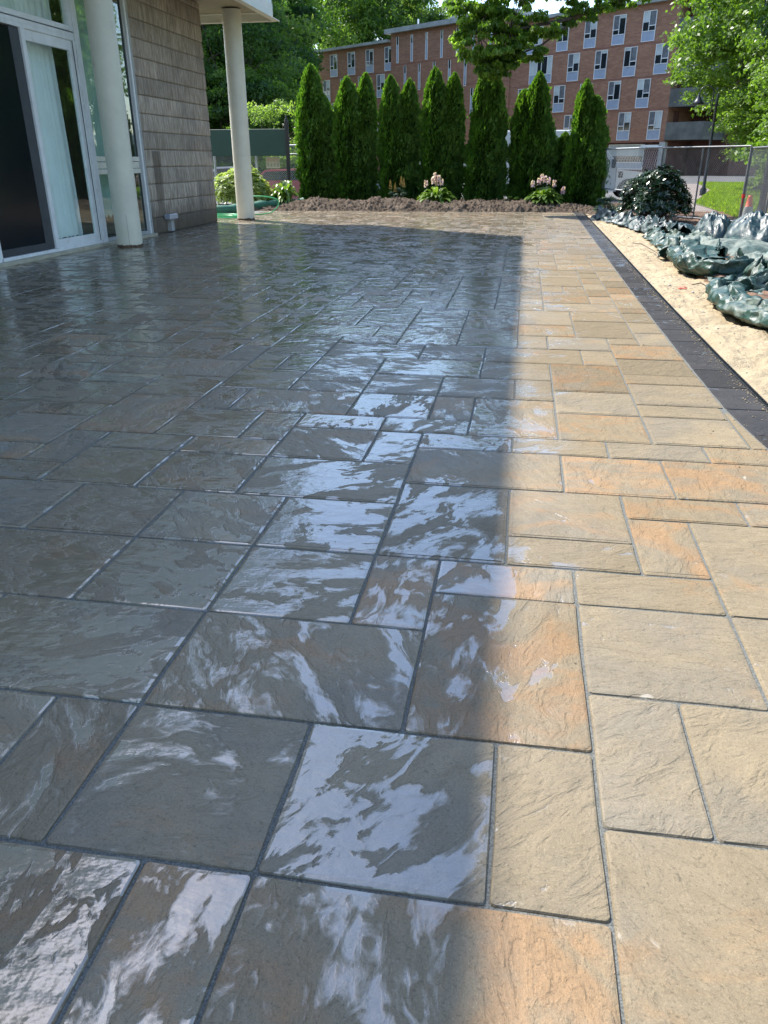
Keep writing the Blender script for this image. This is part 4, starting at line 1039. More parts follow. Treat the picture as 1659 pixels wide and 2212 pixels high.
# ------------------------------------------------------------------ forest and other trees
fA = tree_meshes(21, 19, (5.2, 5.2, 8.0), 4, 60, 20000, .34, M['lf_mid'])
fB = tree_meshes(22, 21, (6.0, 5.5, 9.0), 4, 75, 22000, .36, M['lf_mid'])
fC = tree_meshes(23, 16, (4.6, 4.6, 6.5), 3, 50, 17000, .30, M['lf_light'])
fD = tree_meshes(24, 20, (5.5, 5.5, 8.5), 4, 60, 20000, .34, M['lf_dark'])
cA = conifer_meshes(31, 21, 4.4, 17000, M['lf_dark'], .42); cB = conifer_meshes(32, 19, 4.8, 17000, M['lf_mid'], .42)
FT = [  # ratio X/Y, distance, mesh, scale, kind
 (-.470, 52, fB, 1.0), (-.435, 58, fA, 1.05), (-.40, 50, fA, .78), (-.385, 62, fA, 1.05), (-.355, 57, fC, 1.2), (-.335, 66, fB, 1.0), (-.345, 47, fD, .62), (-.305, 56, cB, .72),
 (-.305, 68, fC, 1.35), (-.285, 62, fD, .85), (-.265, 72, fB, 1.05), (-.25, 66, cA, .92), (-.325, 78, fA, 1.25), (-.29, 82, fC, 1.5), (-.255, 86, fA, 1.2), (-.235, 78, fD, 1.0),
 (-.42, 76, fB, 1.3), (-.37, 84, fA, 1.4), (-.232, 96, fB, 1.25), (-.51, 60, fA, 1.1), (-.215, 128, fB, 1.35), (-.20, 136, cA, 1.30), (-.185, 130, fA, 1.42), (-.17, 138, fC, 1.75), (-.155, 132, fD, 1.28),
 (-.14, 140, cB, 1.42), (-.125, 134, fC, 1.60), (-.11, 142, fA, 1.32), (-.095, 138, fC, 1.50), (-.08, 146, fB, 1.12), (-.065, 140, fC, 1.36), (-.05, 150, fA, 1.18), (-.19, 150, fB, 1.6), (-.16, 155, fA, 1.65),
 (-.24, 112, fA, 1.35), (-.225, 108, cB, 1.1), (-.27, 100, fD, 1.2)]
NM = {id(fA): ('forest_tree', 'mid green'), id(fB): ('forest_tree', 'broad'), id(fC): ('forest_tree', 'pale green'), id(fD): ('forest_tree', 'dark'), id(cA): ('spruce_tree', 'dark spruce'), id(cB): ('spruce_tree', 'green spruce')}
FT.sort(key=lambda q: q[0]); cnt = {}; ORD = ['first', 'second', 'third', 'fourth', 'fifth', 'sixth', 'seventh']
for k, (ra, Y_, ms, sc) in enumerate(FT):
    if Y_ < 122: ra = min(ra, -.252-5.6*sc/Y_)
    nm, ad = NM[id(ms)]
    where = 'seen left of the cream far column, from the left' if ra < -.37 else 'between far column and brick building, from the left' if ra < -.225 else 'rising behind the brick building roof, from the left'
    place_tree(nm, ms, (ra*Y_, Y_, -.1), k*2.4, sc, '%s %s tree %s' % (ORD[cnt.setdefault((ad, where), 0)], ad, where), 'tree', 'woodland behind the brick building'); cnt[(ad, where)] += 1
fT = tree_meshes(26, 7.5, (4.2, 3.6, 3.7), .3, 46, 15000, .24, M['lf_mid'], r0=.12)
for k, ra in enumerate([-.50, -.455, -.41, -.37, -.33, -.295, -.262, -.235]):
    Y_ = 46+6*(k % 3); ra = min(ra, -.258-3.6/Y_); place_tree('understory_tree', fT, (ra*Y_, Y_, -.2), k*1.7, .8+.12*(k % 3), ['bushy understory tree, outermost on the left behind the building corner', 'bushy understory tree at the left of the fence', 'bushy understory tree above the galvanised fence post', 'bushy understory tree just left of the far column', 'bushy understory tree behind the left end of the green board', 'bushy understory tree behind the middle of the green board', 'bushy understory tree behind the signpost finial', 'bushy understory tree behind the leftmost arborvitae'][k])
# the shrubby small tree behind the sign
sA = tree_meshes(41, 4.2, (2.1, 1.8, 1.7), 1, 34, 11000, .12, M['lf_light'], r0=.09)
place_tree('small_tree', sA, (-11.0, 37, -.1), .3, 1.0, 'pale grey-green bushy tree just above the green sign board', 'tree')
place_tree('small_tree', sA, (-9.2, 39.5, -.1), 2.2, .95, 'pale bushy tree behind the leftmost arborvitae', 'tree')
# trees on the right
eA = tree_meshes(51, 8.6, (3.3, 3.2, 3.9), 1.5, 125, 52000, .15, M['lf_elm'], r0=.16, droop=.5, cl_r=.26)
place_tree('elm_tree', eA, (11.4, 44.0, -.1), .2, 1.38, 'bright yellow-green leafy tree behind the lamp post on the right', 'tree')
place_tree('elm_tree', eA, (9.6, 28.0, -.1), 2.2, .74, 'bright green tree behind the fence beside the grey trunk', 'tree')
place_tree('elm_tree', eA, (12.6, 38.5, -.1), 3.3, 1.15, 'bright green tree to the right of the lamp post, behind the grey trunk', 'tree')
place_tree('elm_tree', eA, (11.6, 41.0, -.1), 1.1, (.95, .95, .74), 'lower bright green tree just behind the lamp post foot', 'tree')
place_tree('elm_tree', eA, (17.5, 52.0, -.1), 4.2, 1.15, 'bright green tree far right beyond the end of the path', 'tree')
mA = tree_meshes(52, 8.4, (2.8, 2.8, 2.5), 3, 60, 17000, .20, M['lf_maple'], r0=.2, droop=.6)
mt_ = place_tree('maple_tree', mA, (7.0, 22.8, -.1), .6, (.72, .72, .96), 'dark maple leaning into the top right corner above the bright trees', 'tree')
for o in mt_.children:
    if o.name.startswith('trunk'): o.scale = (1, 1, 1)
gt_ = MB().tube([(7.25, 25.6, -.15), (7.22, 25.6, .3), (7.25, 25.6, 1.2), (7.4, 25.7, 4.0), (7.6, 25.8, 6.0)], [.42, .34, .30, .24, .15], 14).build('tree_trunk', M['barkgrey']); tag(gt_, 'thick grey-brown tree trunk at the right edge beside the dark lamp column', 'tree')
for k, (x, y, ms, s_) in enumerate([(19, 22, fA, .8), (22, 33, fB, .85), (26, 44, fD, .9), (16, 12, fD, .75), (20, 0, fB, .8), (14, -12, fA, .9), (0, -24, fB, .9), (-10, -26, fD, .9), (34, 62, fA, 1.1), (28, 18, fB, 1.0), (32, 78, fB, 1.1), (24, 66, fD, 1.0)]):
    place_tree('forest_tree', ms, (x, y, -.1), k*1.9+.5, s_, ['first', 'second', 'third', 'fourth', 'fifth', 'sixth', 'seventh', 'eighth', 'ninth', 'tenth', 'eleventh', 'twelfth'][k] + ' tall tree of the belt to the right of the patio beyond the lawn', 'tree', 'trees outside the right edge')
# understory shrubs along the lawn
uA = tree_meshes(61, 1.9, (1.15, 1.1, .95), .2, 26, 7000, .12, M['lf_elm'], r0=.03)
for k, (x, y, s_) in enumerate([(8.6, 28.0, 1.3), (9.2, 31.5, 1.5), (10.3, 35.5, 1.6), (7.9, 25.0, .8), (12.9, 44.0, 2.0), (15.4, 50.5, 2.2)]):
    place_tree('garden_shrub', uA, (x, y, -.1), k*1.3, s_, ['leafy green shrub at the edge of the lawn below the bright tree', 'leafy shrub behind the lamp post', 'leafy shrub left of the lamp post foot', 'low green shrub beside the grey trunk', 'leafy shrub further back on the lawn', 'leafy shrub near the far road'][k], 'shrub', 'shrubs along the lawn')
# oak branch hanging from the top
g = np.random.default_rng(77)
ok = empty('oak_tree', (9.5, 23.5, -.1)); tag(ok, 'oak whose long leafy branch hangs from the top centre in front of the brick building', 'tree')
lobes = [((-1.45, 25.0, 4.45), (.85, .6, .85), 18), ((-1.7, 25.1, 5.3), (.8, .6, .6), 12), ((-.95, 24.8, 3.95), (.7, .5, .5), 10), ((-.75, 25.1, 4.9), (.95, .7, .55), 12), ((-.35, 25.2, 4.15), (.7, .6, .38), 8), ((.30, 25.3, 4.72), (.75, .6, .34), 7), ((-1.1, 24.9, 3.75), (.55, .5, .42), 8),
  ((1.15, 25.4, 5.0), (.7, .6, .30), 6), ((1.9, 25.4, 5.25), (.7, .6, .28), 6), ((2.7, 25.4, 5.55), (.8, .7, .35), 7), ((-.9, 25.2, 5.8), (1.3, .9, .6), 12), ((.6, 25.3, 5.75), (1.0, .9, .45), 9), ((-1.9, 25.0, 4.75), (.42, .4, .3), 4),
  ((4.0, 25, 6.2), (1.4, 1.2, .7), 12), ((6.0, 24.5, 7.0), (1.8, 1.6, 1.0), 14), ((9.0, 23.5, 8.4), (3.0, 2.6, 1.8), 26), ((11.5, 22.5, 8.0), (2.6, 2.4, 1.8), 20), ((-.2, 24.6, 6.6), (1.3, 1.0, .6), 10)]
Vs, Fs, Ts, off, tips = [], [], [], 0, []
for c, rad, nc in lobes:
    V, F, T_, cc = crown(g, (c[0]-9.5, c[1]-23.5, c[2]+.1), rad, int(nc*3), nc*290, .135, cl_r=.27, droop=1.2, hollow=.3, asp=.42)
    Vs.append(V); Fs.append(F+off); off += len(V); Ts.append(T_); tips += [tuple(x) for x in cc[:4]]
link('crown', leaf_mesh('crown', np.concatenate(Vs), np.concatenate(Fs), np.concatenate(Ts), M['lf_oak']), ok)
tb = MB(); tb.tube([(0, 0, -.2), (0, 0, 2), (-.2, .1, 5), (0, 0, 8.5)], [.42, .33, .25, .1], 12)
main = [(-.2, .1, 5.2), (-2.5, .8, 5.9), (-5.2, 1.5, 6.0), (-7.2, 1.8, 5.45), (-8.6, 1.7, 5.0), (-10.2, 1.6, 4.75), (-11.0, 1.5, 4.6)]
tb.tube(main, [.17, .13, .10, .07, .05, .03, .015], 8)
tb.tube([(-8.2, 1.75, 5.15), (-9.3, 1.6, 4.4), (-10.1, 1.5, 4.1), (-10.7, 1.45, 3.8)], [.035, .028, .018, .008], 6)
tb.tube([(-7.2, 1.8, 5.45), (-8.5, 1.9, 6.1), (-10.3, 1.8, 6.2)], [.05, .035, .012], 6)
for t in tips[:44]:
    s_ = min(main[1:], key=lambda p: (Vector(p)-Vector(t)).length); s_ = Vector(s_); t = Vector(t)
    tb.tube([s_, s_.lerp(t, .5)+Vector((0, 0, .08)), t], [.02, .012, .004], 4, False)
tb.build('trunk', M['bark'], ok)

# ------------------------------------------------------------------ garden plants
def strap_plant(name, loc, n, length, width, spread, mat, label, cat, seed, tall=.6, seg=5, parent=None, cup=.25):
    """broad arching leaves growing from one crown (hosta, canna); each leaf a bent strip"""
    g = np.random.default_rng(seed); V = []; F = []; T_ = []
    for k in range(n):
        a = g.uniform(0, 2*math.pi); q = g.uniform(.15, 1)**.7; L = length*g.uniform(.6, 1.15); w = width*g.uniform(.7, 1.2); tone = g.uniform(.15, .95)
        rise = tall*g.uniform(.55, 1.1)*(1.15-.7*q); reach = spread*q
        out = np.array([math.cos(a), math.sin(a), 0]); sd = np.array([-math.sin(a), math.cos(a), 0])
        p0 = out*reach*.35+np.array([0, 0, rise*.55]); prev = None; o_ = len(V)
        stem = .42
        for s_ in range(seg+1):
            t = s_/seg; c = p0+out*(reach*.65*t+L*.35*t)+np.array([0, 0, rise*(.45*math.sin(t*math.pi*.62))-L*.38*t*t*(.3+q)])
            ww = w*.5*math.sin(math.pi*min(1, .12+t*.88))**.8*(1 if t < .99 else .12)
            tw = g.normal(0, .06)
            V.append(c-sd*ww+np.array([0, 0, ww*cup+tw*ww])); V.append(c-np.array([0, 0, 0])); V.append(c+sd*ww+np.array([0, 0, ww*cup-tw*ww]))
        for s_ in range(seg):
            b = o_+s_*3; F += [(b, b+3, b+4, b+1), (b+1, b+4, b+5, b+2)]; T_ += [tone, min(1, tone+.12)]
        o_ = len(V); base = out*reach*.05
        V += [base-sd*.006, base+sd*.006, p0+sd*.006, p0-sd*.006]; F.append((o_, o_+1, o_+2, o_+3)); T_.append(.4)
    e = empty(name, loc); tag(e, label, cat)
    link('leaves', leaf_mesh('leaves', np.array(V), np.array(F), np.array(T_), mat), e)
    return e
def hosta_flowers(e, stalks, seed):
    g = np.random.default_rng(seed)
    for (dx, dy, h) in stalks:
        o = MB().tube([(dx*.4, dy*.4, .2), (dx*.8, dy*.8, h*.7), (dx, dy, h)], [.006, .005, .003], 5).build('flower_stalk', M['lf_blue'], e)
        n = 34; z = h-.19*g.uniform(0, 1, n); a = g.uniform(0, 2*math.pi, n)
        P = np.stack([dx+.045*np.cos(a), dy+.045*np.sin(a), z], 1); D = np.stack([np.cos(a), np.sin(a), np.full(n, -1.1)], 1)
        V, F = leaf_quads(P, D, rvec(n, g), .075, .045, .1); link('flowers', leaf_mesh('flowers', V, F, g.uniform(0, 1, n), M['petal']), o)
z_at = lambda x, y: float(z_mound(np.array(x), np.array(y)))
h1 = strap_plant('hosta', (-2.72, 26.0, z_at(-2.72, 26.0)-.04), 130, .36, .17, .66, M['lf_hosta'], 'flowering hosta under the fourth arborvitae, yellow-green leaves', 'plant', 1, .62)
hosta_flowers(h1, [(-.34, .05, .74), (-.06, 0, .96), (.06, .08, .88), (.15, 0, .80), (-.12, .05, .84), (.0, -.05, .80)], 2)
h2 = strap_plant('hosta', (.58, 25.85, z_at(.58, 25.85)-.04), 125, .34, .17, .62, M['lf_hosta'], 'flowering hosta in front of the sixth arborvitae', 'plant', 3, .56)
hosta_flowers(h2, [(-.36, .05, .70), (-.1, 0, .88), (.0, .08, .82), (.28, 0, .70), (.55, 0, .52), (-.18, .05, .76), (.1, -.04, .78)], 4)
def clump(name, loc, rad, nclump, nleaf, leaf, mat, label, cat, seed, asp=.4, stem=True, **kw):
    g = np.random.default_rng(seed); V, F, T_, cc = crown(g, (0, 0, rad[2]), rad, nclump, nleaf, leaf, asp=asp, **kw)
    e = empty(name, loc); tag(e, label, cat); link('foliage', leaf_mesh('foliage', V, F, T_, mat), e)
    if stem:
        st = MB()
        for c in cc[:16]: st.tube([(0, 0, -.05), tuple(np.array(c)*[.5, .5, .5]), tuple(c)], [.016, .01, .004], 5, False)
        st.build('stems', M['bark'], e)
    return e
def rosettes(name, loc, rad, nros, per, leaf, asp, mat, label, cat, seed, up_=.7):
    """whorls of long leaves at the shoot tips, as on a rhododendron"""
    g = np.random.default_rng(seed); d = rvec(nros, g); d[:, 2] = np.abs(d[:, 2])*1.25-.45; rad = np.array(rad)
    sh = g.uniform(.45, 1, nros)**.5*(1+.12*np.sin(d[:, 0]*6)*np.cos(d[:, 1]*5)); c = d*rad*sh[:, None]+np.array([0, 0, rad[2]*.75]); c[:, 2] = np.maximum(c[:, 2], .04)
    P, D, Nn, T_ = [], [], [], []
    for k in range(nros):
        ax = d[k]*.8+np.array([0, 0, up_]); ax /= np.linalg.norm(ax); u = np.cross(ax, [.3, .9, .1]); u /= np.linalg.norm(u); v = np.cross(ax, u); ph = g.uniform(0, 6.28)
        for q in range(per):
            a = ph+2*math.pi*q/per+g.normal(0, .2); el = g.uniform(.0, .75); dr = (u*math.cos(a)+v*math.sin(a))*math.cos(el)+ax*math.sin(el)
            l = leaf*g.uniform(.7, 1.2); P.append(c[k]+dr*l*.5); D.append(dr*1.0); Nn.append(ax*1.0+g.normal(0, .2, 3)); T_.append(g.uniform(0, 1)*.6+.3*max(0, d[k][2]))
    V, F = leaf_quads(np.array(P), np.array(D), np.array(Nn), leaf*g.uniform(.8, 1.15, len(P)), leaf*asp, .10)
    e = empty(name, loc); tag(e, label, cat); link('leaves', leaf_mesh('leaves', V, F, np.array(T_), mat), e)
    st = MB()
    for k in range(0, nros, 6): st.tube([(0, 0, -.05), tuple(c[k]*[.45, .45, .5]), tuple(c[k])], [.02, .012, .005], 5, False)
    st.build('stems', M['bark'], e); return e
rosettes('rhododendron', (3.15, 21.0, -.04), (.84, .72, .82), 760, 8, .13, .32, M['lf_rhodo'], 'dark glossy rhododendron bush in front of the chain link fence', 'bush', 5)
rosettes('rhododendron', (-9.20, 26.4, -.1), (.98, .8, .88), 620, 8, .15, .34, M['lf_varieg'], 'pale variegated shrub behind the far cream column', 'bush', 6)
strap_plant('canna_plant', (-7.80, 26.6, 0), 64, .55, .18, .42, M['lf_hosta'], 'broad-leaved upright plant between the pale shrub and the first arborvitae', 'plant', 7, 1.05, cup=.5)
clump('low_bush', (-8.2, 26.9, -.05), (.5, .35, .25), 14, 1600, .09, M['lf_mid'], 'low leafy bush at the foot of the broad-leaved plant', 'bush', 8)
clump('dwarf_spruce', (2.30, 23.9, 0), (.42, .4, .22), 22, 3600, .06, M['lf_blue'], 'low blue-green dwarf spruce by the end of the soil mound', 'bush', 9, .35)
clump('garden_plant', (-3.95, 26.2, z_at(-3.95, 26.2)-.05), (.32, .28, .20), 14, 1800, .07, M['lf_blue'], 'blue-green feathery plant under the third arborvitae', 'plant', 10)
clump('garden_plant', (-1.0, 26.1, z_at(-1.0, 26.1)-.05), (.34, .25, .08), 9, 700, .06, M['lf_blue'], 'small blue-green plant under the fifth arborvitae', 'plant', 11)
clump('garden_plant', (-.45, 26.0, z_at(-.45, 26.0)-.05), (.30, .22, .14), 10, 900, .05, M['lf_elm'], 'small yellow-green plant left of the right hosta', 'plant', 12)
clump('garden_plant', (-6.2, 26.5, z_at(-6.2, 26.5)-.05), (.25, .2, .08), 6, 400, .05, M['lf_elm'], 'tiny green tuft between the first two arborvitae', 'plant', 13)
for k, (x, h) in enumerate([(-4.20, .62), (-4.05, .55), (-3.86, .72), (-3.78, .66)]):
    g = np.random.default_rng(200+k); n = 170; t = g.uniform(0, 1, n); a = g.uniform(0, 6.28, n); r = .045*(1-t)+.008
    P = np.stack([r*np.cos(a), r*np.sin(a), h-.26+.26*t], 1); V, F = leaf_quads(P, np.stack([np.cos(a), np.sin(a), np.full(n, 1.2)], 1), rvec(n, g), .03, .014, .05)
    e = empty('astilbe', (x, 26.15, z_at(x, 26.15)-.03)); tag(e, ['faded tan astilbe plume, leftmost of four by the third arborvitae', 'short faded astilbe plume, second from the left', 'tallest faded astilbe plume, third of four', 'faded astilbe plume nearest the left hosta'][k], 'plant', 'faded astilbe plumes')
    link('plume', leaf_mesh('plume', V, F, g.uniform(0, 1, n), M['plume']), e); MB().tube([(0, 0, 0), (0, 0, h-.1)], .004, 5).build('stem', M['lf_blue'], e)
# bent dead stem on the mound
ds = MB().tube([(-7.28, 25.5, .22), (-7.22, 25.5, .42), (-7.12, 25.5, .56), (-6.98, 25.5, .63), (-6.92, 25.5, .60)], [.012, .011, .010, .008, .004], 6).build('dead_stem', M['plume']); tag(ds, 'thin bent dead stem sticking out of the soil below the leftmost arborvitae', 'twig')
# grass
def grass(name, poly_fn, n, hgt, label, seed):
    g = np.random.default_rng(seed); P = poly_fn(g, n); n = len(P)
    h = hgt*g.uniform(.5, 1.4, n)*(1+P[:, 1]*.012); P[:, 2] += h*.4
    D = rvec(n, g)*.45+np.array([0, 0, 1.0]); V, F = leaf_quads(P, D, rvec(n, g)*np.array([1, 1, .2]), h, .022*(1+P[:, 1]*.03), .05)
    o = link(name, leaf_mesh(name, V, F, g.uniform(.1, 1, n), M['grass'])); tag(o, label, 'grass', kind='stuff')
def lawn_pts(g, n):
    y = 15+42*g.uniform(0, 1, n)**1.2; xl = np.interp(y, [15, 22.9, 27.4, 31.5, 44, 57], [4.9, 5.5, 5.9, 6.1, 9.2, 11]); x = xl+np.abs(g.normal(0, 2.6, n))
    return np.stack([x, y, np.full(n, -.03)], 1)
grass('lawn_grass', lawn_pts, 60000, .075, 'sunlit grass beside the asphalt path', 90)

# ------------------------------------------------------------------ green filter sock and hose
M['sock'] = simple('green_mesh_sock', (.035, .14, .085), .6, .25, 30, .004, 160, dirt=((.16, .24, .16), .5))
pts = [(-9.6, 22.6, .09), (-8.73, 23.0, .10), (-8.45, 23.8, .11), (-8.45, 25.0, .11), (-8.1, 26.1, .11), (-7.75, 26.7, .12), (-7.2, 27.1, .14)]
sp = []
for k in range(len(pts)-1):
    for f_ in np.linspace(0, 1, 7)[:-1]:
        a, b = Vector(pts[k]), Vector(pts[k+1]); sp.append(a.lerp(b, f_)+Vector((.02*math.sin(k*3+f_*5), 0, .012*math.sin(k*5+f_*9))))
so_ = MB().tube(sp, [.135*(1+.12*math.sin(i*1.3)) for i in range(len(sp))], 14).build('filter_sock', M['sock']); tag(so_, 'green mesh erosion sock lying behind the far cream column', 'erosion sock')
M['hose'] = simple('green_garden_hose', (.03, .36, .13), .35, .1, 10, spec=.6)
hp = []
for k in range(110):
    a = k*.33; rr_ = .42+.10*math.sin(k*.21); hp.append((-8.15+rr_*1.15*math.cos(a), 21.55+rr_*.95*math.sin(a)+.1*math.sin(k*.13), .018+.015*(k//19)*.7))
hs = MB().tube(hp, .014, 7).build('garden_hose', M['hose']); tag(hs, 'bright green garden hose coiled on the ground left of the far column', 'hose')
hp = [(-8.05, 22.9, .02), (-8.12, 22.9, .20), (-8.10, 22.9, .38), (-7.95, 22.85, .47), (-7.4, 22.8, .50), (-6.98, 22.8, .44), (-6.88, 22.8, .33), (-6.96, 22.8, .18), (-7.2, 22.8, .05), (-7.6, 22.6, .02), (-8.0, 22.2, .02)]
hq = []
for i in range(len(hp)-1):
    p0, p1, p2, p3 = [Vector(hp[max(0, min(len(hp)-1, i+d))]) for d in (-1, 0, 1, 2)]
    for t in np.linspace(0, 1, 6)[:-1]: hq.append(.5*((2*p1)+(p2-p0)*t+(2*p0-5*p1+4*p2-p3)*t*t+(3*p1-p0-3*p2+p3)*t**3))
hs = MB().tube(hq, .016, 7).build('garden_hose', M['hose']); tag(hs, 'loop of green hose standing up behind the far column', 'hose')

# ------------------------------------------------------------------ tarpaulins
def mat_tarp(name, base, dust, amt):
    t = NT(name); P = t.pos()
    w = t.noise(P, 6, 7, .7, 1.2); d = t.step(t.noise(P, 2.2, 6, .7, .8), .52-amt*.25, .68)
    c = t.mix(t.step(w, .35, .7), base, tuple(x*1.7 for x in base)); c = t.mix(t.math('MULTIPLY', d, .8), c, dust)
    c = t.mix(t.step(t.noise(P, 26, 4, .7), .58, .7, 0, .25), c, dust)
    cr_ = t.noise(P, 9, 6, .65, 2.0)
    rg_ = t.math('ADD', .40, t.math('MULTIPLY', d, .4))
    return t.done(t.princ(c, rg_, t.bump(cr_, .008), **{'Specular IOR Level': .5}))
M['tarp'] = mat_tarp('green_tarpaulin', (.012, .040, .031), (.19, .22, .185), .15)
M['tarpdusty'] = mat_tarp('dusty_tarpaulin', (.03, .07, .06), (.23, .25, .215), 1.0)
M['tarpdark'] = mat_tarp('dark_tarpaulin', (.006, .024, .028), (.16, .20, .19), .1)
def crease(X, Y, seed, f=1.0, n=5):
    g = np.random.default_rng(seed); z = 0; t = 0
    wx = X+.5*(vnoise(X*f*.9+seed, Y*f*.9, seed)-.5)/f; wy = Y+.5*(vnoise(X*f*.9, Y*f*.9+seed, seed+1)-.5)/f
    for k in range(n):
        a = g.uniform(0, math.pi); ff = f*g.uniform(.5, 1.7)*(1+.35*k); am = 1/(1+.45*k)
        q = (wx*math.cos(a)+wy*math.sin(a))*ff+g.uniform(0, 1); z = z+am*(np.abs((q % 1.0)-.5)*4-1); t += am
    return z/t
def tarp_sheet(path, prof, mat, label, seed, nx=150, crumple=.05, fold=.03, group='crumpled tarpaulins'):
    """a sheet swept along a ground path; prof(s) -> list of (across, height) giving the bunched or curled section"""
    pth = [Vector(p) for p in path]; segs = [0]
    for a, b in zip(pth[:-1], pth[1:]): segs.append(segs[-1]+(b-a).length)
    tot = segs[-1]; rows = []
    for i in range(nx):
        s_ = i/(nx-1); d = s_*tot; k = max(q for q in range(len(segs)-1) if segs[q] <= d+1e-9); f_ = (d-segs[k])/(segs[k+1]-segs[k])
        p = pth[k].lerp(pth[k+1], f_); tn = (pth[min(k+1, len(pth)-1)]-pth[max(k-(f_ < .5), 0)]).normalized(); nr = Vector((-tn.y, tn.x, 0))
        sec = prof(s_); row = []
        m_ = 64
        L = np.linspace(0, len(sec)-1, m_)
        for q, l in enumerate(L):
            a0 = int(min(l, len(sec)-2)); fr_ = l-a0; u = sec[a0][0]*(1-fr_)+sec[a0+1][0]*fr_; z = sec[a0][1]*(1-fr_)+sec[a0+1][1]*fr_
            row.append((p.x+nr.x*u, p.y+nr.y*u, p.z+z, s_*tot, l))
        rows.append(row)
    A = np.array(rows); X, Y, Z, Sx, Lx = [A[..., i] for i in range(5)]
    # smooth across, then crumple with ridged noise
    for _ in range(0):
        for Q in (X, Y, Z): Q[:, 1:-1] = .25*Q[:, :-2]+.5*Q[:, 1:-1]+.25*Q[:, 2:]
    hgt = np.clip(Z/.1, .3, 1); Lw = Lx*.11
    Z *= 1+.5*crease(Sx, Lw*.5, seed+11, 1.4)
    Z += crease(Sx, Lw, seed, 2.2)*crumple*1.15*hgt+crease(Sx, Lw, seed+5, 6.0)*fold*.5*hgt
    X += crease(Sx, Lw, seed+2, 2.4)*crumple*1.3+crease(Sx, Lw, seed+7, 7.0)*fold*.4; Y += crease(Sx, Lw, seed+3, 2.4)*crumple*1.3
    Z = np.maximum(Z, -.03+.01*vnoise(X*9, Y*9, 3))
    V = np.stack([X, Y, Z], -1).reshape(-1, 3); m_ = X.shape[1]; i = (np.arange(m_-1)[None, :]+(np.arange(nx-1)*m_)[:, None]).ravel()
    o = link('tarpaulin', np_mesh('tarpaulin', V, np.stack([i, i+1, i+1+m_, i+m_], -1), [mat], smooth=False)); tag(o, label, 'tarpaulin', group); return o
lerp = lambda a, b, t: a+(b-a)*t
# bunched strip running back along the dirt edge
tarp_sheet([(2.10, 22.9, 0), (2.35, 21.6, 0), (2.62, 20.0, .02), (2.80, 18.4, .03), (2.95, 17.0, .03)],
    lambda s: [(-.30, -.02), (-.27, .06), (-.16, .21+.05*math.sin(s*17)), (-.08, .06), (.04, .19), (.10, .07), (.22, .17), (.34, .02), (.42, -.02)], M['tarpdark'], 'dark green tarpaulin bunched in a long strip from the soil mound to the rhododendron', 1, 190, .08, .04)
# flat skirt between strip and front lip
tarp_sheet([(2.85, 17.3, 0), (2.85, 16.0, 0), (2.78, 14.6, 0), (2.62, 13.4, 0)],
    lambda s: [(-.42, -.01), (-.40, .05), (-.26, .16+.05*math.sin(s*9)), (-.20, .03), (-.02, .07), (.04, .15), (.10, .03), (.40, .06), (.48, .15), (.56, .02), (.8, .02)], M['tarp'], 'crumpled teal green tarpaulin spread over the dirt just in front of the rhododendron', 2, 170, .07, .05)
# the curled front lip with a dark hollow under it
tarp_sheet([(2.52, 14.2, 0), (2.30, 12.9, 0), (2.22, 11.7, 0), (2.52, 11.1, 0), (2.95, 11.2, 0)],
    lambda s: [(.06, -.02), (-.02, .02), (-.10, .09), (-.07, .17+.03*math.sin(s*8)), (.02, .21), (.05, .12), (.12, .19), (.34, .20-.03*s), (.38, .10), (.62, .10)], M['tarp'], 'green tarpaulin edge curled up over a dark hollow at the sand', 3, 170, .045, .028)
tarp_sheet([(2.80, 11.3, 0), (3.05, 10.9, 0), (2.95, 10.2, 0), (2.66, 9.9, 0), (2.3, 10.1, 0)],
    lambda s: [(-.10, .0), (-.12, .08), (-.04, .24-.10*s), (.01, .10), (.05, .28-.15*s), (.08, .14-.08*s), (.20, .12), (.22, .02), (.34, .0)], M['tarp'], 'twisted standing fold of light green tarpaulin in the middle of the heap', 4, 170, .05, .03)
# nearest roll
tarp_sheet([(2.50, 10.05, 0), (2.26, 9.75, 0), (2.14, 9.2, 0), (2.12, 8.5, 0), (2.25, 7.9, 0), (2.42, 7.3, 0), (2.6, 6.5, 0)],
    lambda s: [(-.02, -.02), (-.09, .03), (-.07, .11), (.02, .15), (.04, .07), (.10, .06), (.16, .145), (.27, .12), (.28, .02), (.42, .06), (.45, .0), (.6, .02)], M['tarp'], 'thick rolled edge of green tarpaulin nearest the camera on the sand', 5, 190, .035, .022)
